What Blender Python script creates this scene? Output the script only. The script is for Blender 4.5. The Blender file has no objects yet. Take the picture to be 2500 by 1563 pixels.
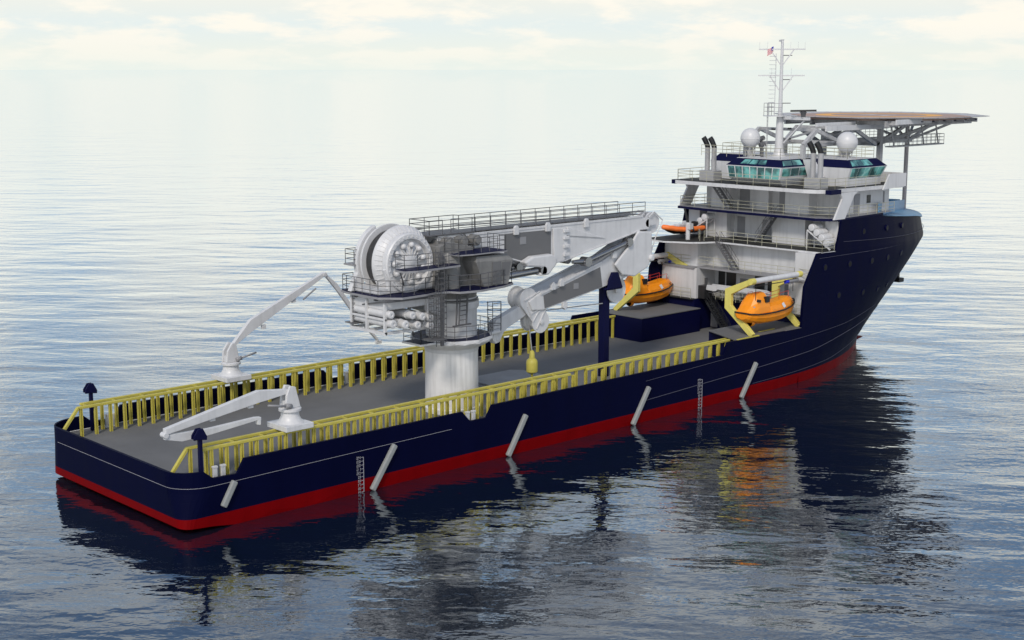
import bpy, bmesh, math, random
from mathutils import Vector, Matrix
random.seed(7)
PI = math.pi
sc = bpy.context.scene
COL = sc.collection
ORG = {}

# ------------------------------------------------------------------ materials
def new_mat(name):
    m = bpy.data.materials.new(name); m.use_nodes = True
    return m, m.node_tree, m.node_tree.nodes['Principled BSDF']

def paint(name, col, rough=.45, var=.08, scale=.8, metal=0., streak=0., spec=.5, bump=0.):
    m, nt, b = new_mat(name)
    N, L = nt.nodes, nt.links
    tc = N.new('ShaderNodeTexCoord')
    n1 = N.new('ShaderNodeTexNoise'); n1.inputs['Scale'].default_value = scale; n1.inputs['Detail'].default_value = 6
    n1.inputs['Roughness'].default_value = .62
    L.new(tc.outputs['Object'], n1.inputs['Vector'])
    mp = N.new('ShaderNodeMapping'); mp.inputs['Scale'].default_value = (2.2, 2.2, .16)
    L.new(tc.outputs['Object'], mp.inputs['Vector'])
    n2 = N.new('ShaderNodeTexNoise'); n2.inputs['Scale'].default_value = 1.3; n2.inputs['Detail'].default_value = 5
    L.new(mp.outputs[0], n2.inputs['Vector'])
    r1 = N.new('ShaderNodeMapRange'); r1.inputs[1].default_value = .3; r1.inputs[2].default_value = .7
    r1.inputs[3].default_value = 1 - var; r1.inputs[4].default_value = 1 + var
    L.new(n1.outputs['Fac'], r1.inputs[0])
    r2 = N.new('ShaderNodeMapRange'); r2.inputs[1].default_value = .48; r2.inputs[2].default_value = .75
    r2.inputs[3].default_value = 1.; r2.inputs[4].default_value = 1 - streak
    L.new(n2.outputs['Fac'], r2.inputs[0])
    mu = N.new('ShaderNodeMath'); mu.operation = 'MULTIPLY'
    L.new(r1.outputs[0], mu.inputs[0]); L.new(r2.outputs[0], mu.inputs[1])
    vm = N.new('ShaderNodeVectorMath'); vm.operation = 'SCALE'; vm.inputs[0].default_value = col
    L.new(mu.outputs[0], vm.inputs['Scale'])
    L.new(vm.outputs[0], b.inputs['Base Color'])
    rr = N.new('ShaderNodeMapRange'); rr.inputs[3].default_value = max(.02, rough - .1); rr.inputs[4].default_value = rough + .12
    L.new(n1.outputs['Fac'], rr.inputs[0]); L.new(rr.outputs[0], b.inputs['Roughness'])
    b.inputs['Metallic'].default_value = metal
    b.inputs['Specular IOR Level'].default_value = spec
    if bump:
        bp = N.new('ShaderNodeBump'); bp.inputs['Strength'].default_value = bump; bp.inputs['Distance'].default_value = .05
        L.new(n1.outputs['Fac'], bp.inputs['Height']); L.new(bp.outputs[0], b.inputs['Normal'])
    return m

WHITE = paint('white_paint', (.60, .60, .605), .42, .05, .7, streak=.16)
PEDW = paint('pedestal_lightened_white', (.74, .73, .72), .38, .05, .8, streak=.28)  # crane white lightened in colour to stand in for light on the pedestal; grime streaks
CRANEW = paint('crane_white_paint', (.60, .60, .605), .38, .06, 1.1, streak=.12)
HOUSEG = paint('machinery_grey_paint', (.20, .197, .19), .45, .16, .9, streak=.3)
PANEL = paint('dark_grey_panel', (.135, .135, .138), .55, .05, 1.)
GREYM = paint('mid_grey_paint', (.25, .25, .26), .5, .08, 1.)
STEEL = paint('railing_grey', (.10, .10, .105), .5, .1, 2.)
LATT = paint('galvanised_steel', (.40, .40, .405), .5, .2, 1.5, streak=.2)
RAILY = paint('cream_railing', (.42, .41, .31), .5, .08, 2.)
DECK = paint('deck_grey', (.138, .138, .139), .75, .14, .25, spec=.3)
DARKD = paint('dark_deck_paint', (.028, .028, .026), .7, .15, .6, spec=.3)
NAVY = paint('navy_paint', (.0026, .0036, .034), .5, .12, .5, spec=.12)
YEL = paint('rail_yellow', (.50, .435, .075), .5, .08, 1.4, streak=.08)
YELP = paint('davit_yellow', (.66, .58, .14), .5, .08, 1.4)
ORNG = paint('lifeboat_orange', (.86, .27, .004), .35, .06, 1.2)
TUBO = paint('inflatable_orange', (.90, .20, .035), .45, .06, 1.5)
BLACK = paint('black_rubber', (.008, .008, .009), .5, .2, 2.)
PORTG = paint('porthole_dark', (.003, .003, .004), .4, .1, 2., spec=.15)
CHROME = paint('hydraulic_steel', (.30, .30, .31), .22, .1, 2., metal=.9)
FEND = paint('fender_grey', (.26, .27, .265), .6, .08, 2.)
LBLUE = paint('light_blue_paint', (.10, .26, .44), .45, .1, 1., streak=.1)
DOME = paint('radome_white', (.58, .58, .585), .35, .04, 1.)
REDR = paint('red_tube', (.5, .03, .02), .5, .1, 2.)
BLUEM = paint('bright_blue', (.01, .02, .55), .4, .05, 2.)
HDARK = paint('dark_drum_core', (.06, .06, .062), .3, .2, 2., metal=.5)
DOORG = paint('door_grey', (.26, .26, .27), .5, .06, 2.)
SHUT = paint('dark_shutter', (.018, .019, .021), .35, .2, 3.)
STK = paint('stack_grey', (.36, .36, .365), .45, .06, 2., streak=.1)
MARKW = paint('mark_white', (.62, .62, .62), .6, .05, 3.)
LINEB = paint('line_light', (.30, .30, .33), .6, .1, 3.)
LINEW = paint('weld_line_white', (.06, .06, .09), .6, .1, 3.)

def glass_mat():
    m, nt, b = new_mat('bridge_glass')
    N, L = nt.nodes, nt.links
    b.inputs['Base Color'].default_value = (.035, .12, .115, 1)
    b.inputs['Roughness'].default_value = .06
    b.inputs['IOR'].default_value = 1.9
    b.inputs['Coat Weight'].default_value = .6
    b.inputs['Coat Tint'].default_value = (.6, 1, .95, 1)
    tc = N.new('ShaderNodeTexCoord')
    n = N.new('ShaderNodeTexNoise'); n.inputs['Scale'].default_value = .6; n.inputs['Detail'].default_value = 3
    L.new(tc.outputs['Object'], n.inputs['Vector'])
    cr = N.new('ShaderNodeValToRGB')
    cr.color_ramp.elements[0].position = .42; cr.color_ramp.elements[0].color = (.03, .075, .075, 1)
    cr.color_ramp.elements[1].position = .56; cr.color_ramp.elements[1].color = (.24, .50, .47, 1)  # pale cyan patches paint reflected sky into the glass colour
    L.new(n.outputs['Fac'], cr.inputs[0]); L.new(cr.outputs[0], b.inputs['Base Color'])
    return m
GLASS = glass_mat()

def hull_mat():
    m, nt, b = new_mat('hull_paint')
    N, L = nt.nodes, nt.links
    tc = N.new('ShaderNodeTexCoord')
    sx = N.new('ShaderNodeSeparateXYZ'); L.new(tc.outputs['Object'], sx.inputs[0])
    lt = N.new('ShaderNodeMath'); lt.operation = 'LESS_THAN'; lt.inputs[1].default_value = 1.0
    L.new(sx.outputs['Z'], lt.inputs[0])
    mix = N.new('ShaderNodeMix'); mix.data_type = 'RGBA'
    mix.inputs[6].default_value = (.0015, .0024, .0195, 1); mix.inputs[7].default_value = (.15, .0008, .002, 1)
    L.new(lt.outputs[0], mix.inputs[0])
    mp = N.new('ShaderNodeMapping'); mp.inputs['Scale'].default_value = (.5, .5, .12)
    L.new(tc.outputs['Object'], mp.inputs['Vector'])
    n = N.new('ShaderNodeTexNoise'); n.inputs['Scale'].default_value = 1.2; n.inputs['Detail'].default_value = 8
    L.new(mp.outputs[0], n.inputs['Vector'])
    mr = N.new('ShaderNodeMapRange'); mr.inputs[3].default_value = .72; mr.inputs[4].default_value = 1.28
    L.new(n.outputs['Fac'], mr.inputs[0])
    vm = N.new('ShaderNodeVectorMath'); vm.operation = 'SCALE'
    L.new(mix.outputs[2], vm.inputs[0]); L.new(mr.outputs[0], vm.inputs['Scale'])
    L.new(vm.outputs[0], b.inputs['Base Color'])
    r2 = N.new('ShaderNodeMapRange'); r2.inputs[3].default_value = .35; r2.inputs[4].default_value = .6
    L.new(n.outputs['Fac'], r2.inputs[0]); L.new(r2.outputs[0], b.inputs['Roughness'])
    b.inputs['Specular IOR Level'].default_value = .03
    # plate seams
    wv = N.new('ShaderNodeTexBrick'); wv.inputs['Scale'].default_value = .12; wv.inputs['Mortar Size'].default_value = .0035
    wv.inputs['Color1'].default_value = (1, 1, 1, 1); wv.inputs['Color2'].default_value = (.92, .92, .92, 1); wv.inputs['Mortar'].default_value = (0, 0, 0, 1)
    cx = N.new('ShaderNodeCombineXYZ'); L.new(sx.outputs['X'], cx.inputs[0]); L.new(sx.outputs['Z'], cx.inputs[1])
    L.new(cx.outputs[0], wv.inputs['Vector'])
    bp = N.new('ShaderNodeBump'); bp.inputs['Strength'].default_value = .25; bp.inputs['Distance'].default_value = .03
    L.new(wv.outputs['Color'], bp.inputs['Height']); L.new(bp.outputs[0], b.inputs['Normal'])
    return m
HULL = hull_mat()

def flag_mat():
    m, nt, b = new_mat('flag_cloth')
    N, L = nt.nodes, nt.links
    tc = N.new('ShaderNodeTexCoord'); sx = N.new('ShaderNodeSeparateXYZ'); L.new(tc.outputs['UV'], sx.inputs[0])
    st = N.new('ShaderNodeMath'); st.operation = 'MULTIPLY'; st.inputs[1].default_value = 6.5; L.new(sx.outputs['Y'], st.inputs[0])
    fr = N.new('ShaderNodeMath'); fr.operation = 'FRACT'; L.new(st.outputs[0], fr.inputs[0])
    lt = N.new('ShaderNodeMath'); lt.operation = 'LESS_THAN'; lt.inputs[1].default_value = .5; L.new(fr.outputs[0], lt.inputs[0])
    mix = N.new('ShaderNodeMix'); mix.data_type = 'RGBA'; mix.inputs[6].default_value = (.75, .72, .72, 1); mix.inputs[7].default_value = (.55, .02, .04, 1)
    L.new(lt.outputs[0], mix.inputs[0])
    a = N.new('ShaderNodeMath'); a.operation = 'LESS_THAN'; a.inputs[1].default_value = .42; L.new(sx.outputs['X'], a.inputs[0])
    c = N.new('ShaderNodeMath'); c.operation = 'GREATER_THAN'; c.inputs[1].default_value = .46; L.new(sx.outputs['Y'], c.inputs[0])
    ab = N.new('ShaderNodeMath'); ab.operation = 'MULTIPLY'; L.new(a.outputs[0], ab.inputs[0]); L.new(c.outputs[0], ab.inputs[1])
    m2 = N.new('ShaderNodeMix'); m2.data_type = 'RGBA'; m2.inputs[7].default_value = (.03, .04, .4, 1)
    L.new(ab.outputs[0], m2.inputs[0]); L.new(mix.outputs[2], m2.inputs[6]); L.new(m2.outputs[2], b.inputs['Base Color'])
    b.inputs['Roughness'].default_value = .8
    return m
FLAG = flag_mat()

# ------------------------------------------------------------------ mesh builder
class MB:
    def __init__(s): s.v = []; s.f = []; s.m = []; s.sm = []; s.cur = 0
    def add(s, vs, fs, smooth=False):
        o = len(s.v); s.v += [tuple(map(float, v)) for v in vs]
        for f in fs: s.f.append(tuple(i + o for i in f)); s.m.append(s.cur); s.sm.append(smooth)
        return s
    def box(s, a, b):
        x0, y0, z0 = a; x1, y1, z1 = b
        x0, x1 = sorted((x0, x1)); y0, y1 = sorted((y0, y1)); z0, z1 = sorted((z0, z1))
        return s.add([(x0,y0,z0),(x1,y0,z0),(x1,y1,z0),(x0,y1,z0),(x0,y0,z1),(x1,y0,z1),(x1,y1,z1),(x0,y1,z1)],
            [(0,3,2,1),(4,5,6,7),(0,1,5,4),(1,2,6,5),(2,3,7,6),(3,0,4,7)])
    def bar(s, p, q, w, h, upv=(0,0,1)):
        p = Vector(p); q = Vector(q); d = (q - p).normalized(); u = Vector(upv)
        if abs(d.dot(u)) > .99: u = Vector((1,0,0))
        sd = d.cross(u).normalized(); u = sd.cross(d)
        vs = []
        for c in (p, q):
            for a, b in ((-1,-1),(1,-1),(1,1),(-1,1)): vs.append(c + sd*a*w/2 + u*b*h/2)
        return s.add(vs, [(3,2,1,0),(4,5,6,7),(0,1,5,4),(1,2,6,5),(2,3,7,6),(3,0,4,7)])
    def tube(s, p, q, r, n=8, r2=None):
        p = Vector(p); q = Vector(q); r2 = r if r2 is None else r2
        d = (q - p).normalized(); u = Vector((0,0,1)) if abs(d.z) < .9 else Vector((1,0,0))
        a = d.cross(u).normalized(); b = a.cross(d)
        vs = []
        for c, rr in ((p, r), (q, r2)):
            for i in range(n):
                t = 2*PI*i/n; vs.append(c + a*math.cos(t)*rr - b*math.sin(t)*rr)
        o = len(s.v); s.v += [tuple(v) for v in vs]
        for i in range(n):
            j = (i+1) % n; s.f.append((o+i, o+j, o+n+j, o+n+i)); s.m.append(s.cur); s.sm.append(n > 6)
        s.f.append(tuple(o+i for i in reversed(range(n)))); s.m.append(s.cur); s.sm.append(False)
        s.f.append(tuple(o+n+i for i in range(n))); s.m.append(s.cur); s.sm.append(False)
        return s
    def path(s, pts, r, n=6):
        for a, b in zip(pts, pts[1:]): s.tube(a, b, r, n)
        return s
    def prism(s, pts, axis, a, b):
        """extrude a 2D polygon along axis from a to b; 2D = remaining axes in order"""
        def P(p, t):
            return (t, p[0], p[1]) if axis == 'x' else (p[0], t, p[1]) if axis == 'y' else (p[0], p[1], t)
        n = len(pts)
        area = sum(pts[i][0]*pts[(i+1) % n][1] - pts[(i+1) % n][0]*pts[i][1] for i in range(n))
        ps = pts if (area > 0) else list(reversed(pts))
        if axis == 'y': ps = list(reversed(ps))
        if a > b: a, b = b, a
        vs = [P(p, a) for p in ps] + [P(p, b) for p in ps]
        fs = [tuple(reversed(range(n))), tuple(range(n, 2*n))]
        for i in range(n):
            j = (i+1) % n; fs.append((i, j, n+j, n+i))
        return s.add(vs, fs)
    def loft(s, rings, closed=True, caps=True, smooth=True):
        n = len(rings[0]); o = len(s.v)
        for r in rings: s.v += [tuple(map(float, p)) for p in r]
        for k in range(len(rings)-1):
            for i in range(n if closed else n-1):
                j = (i+1) % n
                s.f.append((o+k*n+i, o+k*n+j, o+(k+1)*n+j, o+(k+1)*n+i)); s.m.append(s.cur); s.sm.append(smooth)
        if caps and closed:
            s.f.append(tuple(o+i for i in reversed(range(n)))); s.m.append(s.cur); s.sm.append(False)
            e = o + (len(rings)-1)*n
            s.f.append(tuple(e+i for i in range(n))); s.m.append(s.cur); s.sm.append(False)
        return s
    def lathe(s, c, prof, n=24, axis='z', smooth=True, sx=1, sy=1):
        rings = []
        for r, h in prof:
            ring = []
            for i in range(n):
                t = 2*PI*i/n; a, b = r*math.cos(t)*sx, r*math.sin(t)*sy
                p = (a, b, h) if axis == 'z' else (b, h, a) if axis == 'y' else (h, a, b)
                ring.append((c[0]+p[0], c[1]+p[1], c[2]+p[2]))
            rings.append(ring)
        return s.loft(rings, smooth=smooth)
    def ball(s, c, r, n=20, m=12, sx=1, sy=1, sz=1):
        rings = []
        for k in range(1, m):
            ph = PI*k/m - PI/2
            rings.append([(c[0]+r*sx*math.cos(ph)*math.cos(2*PI*i/n), c[1]+r*sy*math.cos(ph)*math.sin(2*PI*i/n), c[2]+r*sz*math.sin(ph)) for i in range(n)])
        return s.loft(rings)
    def build(s, name, mat, parent=None, bevel=0., fix=True, autos=None):
        org = ORG.get(parent.name, Vector((0,0,0))) if parent else Vector((0,0,0))
        me = bpy.data.meshes.new(name)
        me.from_pydata([tuple(Vector(v) - org) for v in s.v], [], s.f)
        mats = mat if isinstance(mat, (list, tuple)) else [mat]
        for m in mats: me.materials.append(m)
        me.polygons.foreach_set('material_index', s.m)
        me.polygons.foreach_set('use_smooth', s.sm)
        me.update()
        if fix:
            bm = bmesh.new(); bm.from_mesh(me)
            bmesh.ops.recalc_face_normals(bm, faces=bm.faces)
            for e_ in bm.edges:
                if len(e_.link_faces) == 2 and e_.calc_face_angle(0) > .66: e_.smooth = False
            bm.to_mesh(me); bm.free()
        o = bpy.data.objects.new(name, me); COL.objects.link(o)
        if parent: o.parent = parent; ORG[o.name] = org
        if bevel:
            md = o.modifiers.new('bevel', 'BEVEL'); md.width = bevel; md.segments = 2; md.limit_method = 'ANGLE'; md.angle_limit = math.radians(40)
        return o

def thing(name, label, cat, loc, group=None):
    o = bpy.data.objects.new(name, None); COL.objects.link(o)
    o.location = loc; o.empty_display_size = .5
    o['label'] = label; o['category'] = cat
    if group: o['group'] = group
    ORG[o.name] = Vector(loc)
    return o

def copy_part(o, dx, dy, dz, parent=None):
    c = o.copy(); COL.objects.link(c); c.parent = parent or o.parent
    c.location = (o.location.x+dx, o.location.y+dy, o.location.z+dz)
    return c

def railing(name, parent, runs, mat, h=1.05, sp=1.5, r=.026, nr=3, close=False):
    mb = MB()
    for pts in runs:
        pts = [Vector(p) for p in pts]
        if close: pts.append(pts[0])
        for a, b in zip(pts, pts[1:]):
            L = (b-a).length; n = max(1, round(L/sp))
            for i in range(n+1):
                p = a.lerp(b, i/n); mb.tube(p, p+Vector((0,0,h)), r, 5)
            for k in range(nr):
                z = h*(k+1)/nr
                mb.tube(a+Vector((0,0,z)), b+Vector((0,0,z)), r*(.95 if k < nr-1 else 1.1), 5)
    return mb.build(name, mat, parent)

def ladder(mb, p, q, w, side=(0,1,0), r=.03, step=.3):
    p = Vector(p); q = Vector(q); s = Vector(side).normalized()*w/2
    mb.tube(p-s, q-s, r, 5); mb.tube(p+s, q+s, r, 5)
    n = max(2, int((q-p).length/step))
    for i in range(1, n):
        c = p.lerp(q, i/n); mb.tube(c-s, c+s, r*.7, 4)

def stairs(parent, foot, head, w, mat, name='stairway'):
    """inclined ship's ladder running in y, width along x"""
    foot = Vector(foot); head = Vector(head); mb = MB()
    for sx in (0, w):
        a = foot + Vector((sx,0,0)); b = head + Vector((sx,0,0))
        mb.bar(a, b, .06, .24)
    n = int((head.z-foot.z)/.22)
    for i in range(1, n):
        c = foot.lerp(head, i/n); mb.box((c.x, c.y-.12, c.z-.02), (c.x+w, c.y+.12, c.z+.02))
    st = mb.build(name, mat, parent)
    hb = MB()
    for sx in (0, w):
        a = foot + Vector((sx,0,0)); b = head + Vector((sx,0,0)); up = Vector((0,0,1))
        hb.tube(a+up*.95, b+up*.95, .025, 5); hb.tube(a+up*.5, b+up*.5, .02, 5)
        for i in range(6):
            c = a.lerp(b, i/5); hb.tube(c, c+up*.95, .022, 5)
    hb.build('handrail', mat, st)
    return st

# ------------------------------------------------------------------ hull form
HB = 9.95
def lerp(a, b, t): return a + (b-a)*t
def interp(x, tab):
    if x <= tab[0][0]: return tab[0][1]
    for (a, va), (b, vb) in zip(tab, tab[1:]):
        if x <= b: return lerp(va, vb, (x-a)/(b-a))
    return tab[-1][1]
STEM = [(-2.5, 90.0), (-1, 91.9), (0, 92.0), (1.54, 92.3), (7.26, 99.4), (11.5, 104.7), (12.9, 104.0), (15.6, 101.6)]
def stem_x(z): return interp(z, STEM)
def half(x, z, sg=-1):
    xs = stem_x(z)
    s = max(0, min(1, z/11.5)); s = s*s*(3-2*s)*.6 + s*.4
    x0 = lerp(62, 78, s); p = lerp(2.2, 2.0, s)
    h = HB
    if z < 0: h = HB*(1 + z*.02)
    if x > x0:
        t = min(1, (x-x0)/(xs-x0)); h *= max(0, 1 - t**p)
    r0 = .75 if sg < 0 else 1.9
    rc = r0 + (2.2-r0)*max(0, min(1, (z-.4)/2.4))
    if x < rc: h -= rc - math.sqrt(max(0, rc**2 - (rc-x)**2))
    if z > 11.6: h -= (z-11.6)*.06*min(1, max(0, (x-68)/8))
    return max(h, .02)

ship = thing('supply_ship', 'navy blue and red offshore construction ship with white deckhouse at the bow', 'ship', (0, 0, 0))

def top_profile(notches):
    T = [(0, 4.05), (1.2, 4.05)]
    for a, b, c, d, lo in notches: T += [(a, 0), (b, lo), (c, lo), (d, 0)]
    return T
def bul_top(x, shift=0.):
    n1, n2 = shift, shift*.9
    T = [(0, 4.0), (1.7+n1, 4.05), (2.35+n1, 3.5), (4.2+n1, 3.45), (4.8+n1, 4.4), (24.1+n2, 4.35), (24.9+n2, 3.5), (26.6+n2, 3.5), (27.2+n2, 4.4), (55.6, 4.4), (56.15, 5.5), (67.0, 5.45), (200, 5.45)]
    return interp(x, T)

BOT = [(0, .42), (2.2, .25), (4, 0), (8, -1), (15, -2.4), (70, -2.4)]
hull = MB()
# stern-to-deckhouse sides
for sgn, sh in ((-1, 0.), (1, 1.4)):
    kn = [0, .02, .06, .12, .2, .3, .5, .7, 1.0, 1.35, 1.55, 1.7+sh, 2.2, 2.35+sh, 4.2+sh, 4.8+sh, 7, 10, 14, 18, 22, 24.1+sh*.9, 24.9+sh*.9, 26.6+sh*.9, 27.2+sh*.9, 32, 38, 44, 50, 55.6, 56.15, 60, 64, 67.5]
    kn = sorted(set(kn))
    zfr = [0, .12, .25, .42, .6, .8, 1.0]
    outer = []; inner = []
    for x in kn:
        zb = interp(x, BOT); zt = bul_top(x, sh)
        zs = [zb, min(zb+.6, .6), .95, 2.0, 3.0] ; zs = [lerp(zb, 3.0, k) for k in (0, .3, .6, .85, 1)] + [lerp(3.0, zt, k) for k in (.5, 1)]
        outer.append([(x, sgn*half(x, z, sgn), z) for z in zs])
        hi = half(x, 3.5) - .22
        inner.append([(max(x, .22), sgn*hi, z) for z in (zt, lerp(3.0, zt, .5), 2.9)])
    rows = [o_ + i_ for o_, i_ in zip(outer, inner)]
    hull.loft(rows, closed=False, caps=False, smooth=False)
# transom with bulwark
hy = half(0, 2)
pr = [(0, .12), (0, 4.0), (.22, 4.0), (.22, 2.9), (.22, .12)]
n = 12
hull.loft([[(x, lerp(-half(0, z), half(0, z, 1), i/n), z) for x, z in ((0, .42), (0, 2.0), (0, 4.0), (.22, 4.0), (.22, 2.9))] for i in range(n+1)], closed=False, caps=False, smooth=False)
# bottom at the stern
hull.loft([[(x, -half(x, zb), zb), (x, half(x, zb, 1), zb)] for x, zb in [(x_, interp(x_, BOT)) for x_ in (0, .02, .06, .12, .2, .3, .5, .7, 1.35, 2.2, 3.5, 8, 15, 67.5)]], closed=False, caps=False, smooth=False)
# forebody
def xstart(z):
    if z <= 7: return 67.5
    return interp(z, [(7, 67.55), (9.4, 67.75), (11.5, 69.1), (12.45, 69.7)])
def knz(x): return interp(x, [(69.7, 12.45), (85, 12.2), (104.7, 11.5)])
for sgn in (-1, 1):
    zr = [-2.4, -1.2, 0, .95, 1.6, 2.4, 3.4, 4.4, 5.45, 6.4, 7.26, 8.3, 9.4, 10.5, 11.5]
    rings = []
    M_ = 34
    for z in zr:
        xs, xe = xstart(z), stem_x(z)
        ring = []
        for i in range(M_+1):
            t = i/M_; t = 1-(1-t)**1.35; x = lerp(xs, xe, t)
            ring.append((x, sgn*(half(x, z) if i < M_ else .0), z))
        rings.append(ring)
    # last row follows the knuckle
    xs, xe = 69.7, 104.7; ring = []
    for i in range(M_+1):
        t = i/M_; t = 1-(1-t)**1.35; x = lerp(xs, xe, t); z = knz(x)
        ring.append((x, sgn*(half(x, min(z, 11.55)) if i < M_ else 0), z + (.002 if i == M_ else 0)))
    rings.append(ring)
    hull.loft(rings, closed=False, caps=False, smooth=True)
    # thickness return on the sloped aft edge
    hull.loft([[(xstart(z), sgn*half(xstart(z), z), z), (xstart(z), sgn*(HB-.25), z), (xstart(z)+3.2, sgn*(HB-.25), z)] for z in (5.45, 7, 9.4, 11.5, 12.45)], closed=False, caps=False, smooth=False)
    # upper bow band above the knuckle
    rings = []
    for k in range(4):
        ring = []
        for i in range(M_+1):
            t = i/M_; t = 1-(1-t)**1.35
            xs = interp(k, [(0, 72.7), (3, 73.5)]); xe = lerp(104.7, 103.95, k/3); x = lerp(xs, xe, t)
            zk = knz(x); zt = interp(x, [(73, 15.4), (81, 15.35), (92, 14.35), (104, 12.9)])
            z = lerp(zk, zt, k/3)
            h = half(lerp(xs, 104.7, t), 11.5) - .16*k*min(1, t*3) * (1-t)
            ring.append((x, sgn*(max(h, 0) if i < M_ else 0), z))
        rings.append(ring)
    hull.loft(rings, closed=False, caps=False, smooth=True)
    hull.loft([[(lerp(72.7, 73.5, k/3), sgn*HB*1., lerp(12.42, 15.4, k/3)), (lerp(72.7, 73.5, k/3), sgn*(HB-.2), lerp(12.42, 15.4, k/3)), (lerp(72.7, 73.5, k/3)+3, sgn*(HB-.2), lerp(12.42, 15.4, k/3))] for k in range(4)], closed=False, caps=False, smooth=False)
hull_o = hull.build('hull', HULL, ship, fix=False)

def hull_strip(name, xs, zf, r, mat, sgn=-1):
    mb = MB()
    pts = [(x, sgn*(half(x, zf(x)) + .012), zf(x)) for x in xs]
    mb.path(pts, r, 5)
    return mb.build(name, mat, hull_o)
rng = lambda a, b, n: [a + (b-a)*i/n for i in range(n+1)]
hull_strip('painted_line', [.25, .4, .7, 1.0, 1.35, 1.7, 2.2] + rng(3, 23, 10), lambda x: interp(x, [(0, 2.95), (23, 3.2)]), .015, LINEB)
mb = MB(); mb.path([(-.012, y, 2.95) for y in rng(-7.75, 7.75, 8)], .015, 5)
mb.path([(x_-.012, -half(x_, 2.95)-.008, 2.95) for x_ in (0, .02, .05, .08, .14, .2, .25)], .015, 5); mb.build('painted_line', LINEB, hull_o)
hull_strip('weld_seam', rng(45, 88, 30), lambda x: interp(x, [(45, 1.9), (60, 2.5), (70, 3.0), (76, 3.7), (90, 4.9)]), .03, LINEW)
hull_strip('weld_seam', rng(45, 84, 30), lambda x: interp(x, [(45, 3.6), (64, 4.35), (76, 4.9), (90, 6.2)]), .02, LINEW)
hull_strip('weld_seam', rng(60, 89, 30), lambda x: interp(x, [(60, 1.12), (74, 1.4), (90, 2.6)]), .02, LINEW)
hull_strip('weld_seam', rng(70, 98, 24), lambda x: 11.95, .02, LINEW)
mb = MB()
for sgn in (-1,):
    mb.path([(x, -(half(x, 11.5)-.02), interp(x, [(73, 13.3), (104, 12.2)])) for x in rng(74, 103, 26)], .022, 5)
mb.build('weld_seam', LINEW, hull_o)

# portholes
def porthole(x, z, r=.33, up=False):
    y = -(half(x, min(z, 11.5)) + .0) + (.1 if up else 0)
    dx = .2
    y2 = -(half(x+dx, min(z, 11.5))) + (.1 if up else 0)
    zz = .2
    y3 = -(half(x, min(z, 11.3)+zz)) + (.1 if up else 0) if not up else y
    t = Vector((dx, y2-y, 0)).normalized(); u = Vector((0, y3-y, zz)).normalized()
    nrm = t.cross(u).normalized()
    if nrm.y > 0: nrm = -nrm
    c = Vector((x, y, z))
    mb = MB(); mb.tube(c - nrm*.1, c + nrm*.035, r, 16)
    p = mb.build('porthole', NAVY, hull_o)
    g = MB(); g.tube(c + nrm*.02, c + nrm*.045, r*.72, 14); g.build('glass', SHUT, p) if False else None
    mb2 = MB(); mb2.tube(c - nrm*.05, c + nrm*.05, r*.82, 14)
    q = mb2.build('porthole_glass', PORTG, hull_o)
for x, z in ((71.0, 11.0), (75.2, 10.95), (79.2, 10.9), (82.6, 10.9), (86.2, 11.0)): porthole(x, z)
for x, z in ((73.5, 8.0), (78.2, 7.75), (82.0, 7.6), (85.0, 7.7)): porthole(x, z)
for x, z in ((77.6, 14.0), (82.2, 14.0), (86.2, 13.9)): porthole(x, z, .3, True)

# fenders: slanting half-round bars on the starboard side
for k, (xb, xt, zb, zt) in enumerate(((2.95, 3.9, 1.45, 3.05), (15.3, 17.45, .05, 3.05), (28.7, 30.65, .05, 3.08), (43.25, 45.3, .05, 3.08), (58.15, 60.3, .05, 3.08))):
    mb = MB(); d = Vector((xt-xb, 0, zt-zb)).normalized()
    mb.bar((xb, -HB-.14, zb), (xt, -HB-.14, zt), .42, .34, upv=(0, 1, 0))
    o = mb.build('fender', FEND, hull_o, bevel=.09)

# draught marks
DIG = {'0':'abcdef','1':'bc','2':'abged','3':'abgcd','4':'fgbc','5':'afgcd','6':'afgedc','7':'abc','8':'abcdefg','9':'abcdfg'}
def draft(x0):
    mb = MB(); y = -HB-.02; z0, z1 = .05, 2.62
    mb.box((x0-.02, y-.01, z0), (x0+.02, y+.03, z1))
    n = 9
    for i in range(n+1):
        z = z0 + (z1-z0)*i/n
        mb.box((x0-.2, y-.01, z-.018), (x0-.021, y+.03, z+.018))
        s = str(15+i); cw = .13
        for k, ch in enumerate(s):
            cx = x0-.60+k*.19; h = .085
            seg = {'a': ((0,2*h),(cw,2*h)), 'b': ((cw,h),(cw,2*h)), 'c': ((cw,0),(cw,h)), 'd': ((0,0),(cw,0)), 'e': ((0,0),(0,h)), 'f': ((0,h),(0,2*h)), 'g': ((0,h),(cw,h))}
            for sg in DIG[ch]:
                (ax, az), (bx, bz) = seg[sg]
                mb.box((cx+min(ax,bx)-.012, y-.01, z-.085+min(az,bz)-.012), (cx+max(ax,bx)+.012, y+.03, z-.085+max(az,bz)+.012))
    mb.build('draught_mark', LINEB, hull_o)
draft(14.65); draft(52.6)

# bulbous bow tip seen just past the stem, awash
mb = MB(); rings = []
for t in rng(0, 1, 8):
    x = lerp(89.5, 94.2, t); r = 1.25*math.sqrt(max(.0, 1-t**2.2))+.05; zc = lerp(-1.1, -.75, t)
    rings.append([(x, r*math.cos(a*PI/8)*.9, zc+r*math.sin(a*PI/8)) for a in range(16)])
mb.loft(rings); mb.build('bulbous_bow', HULL, hull_o)

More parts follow.
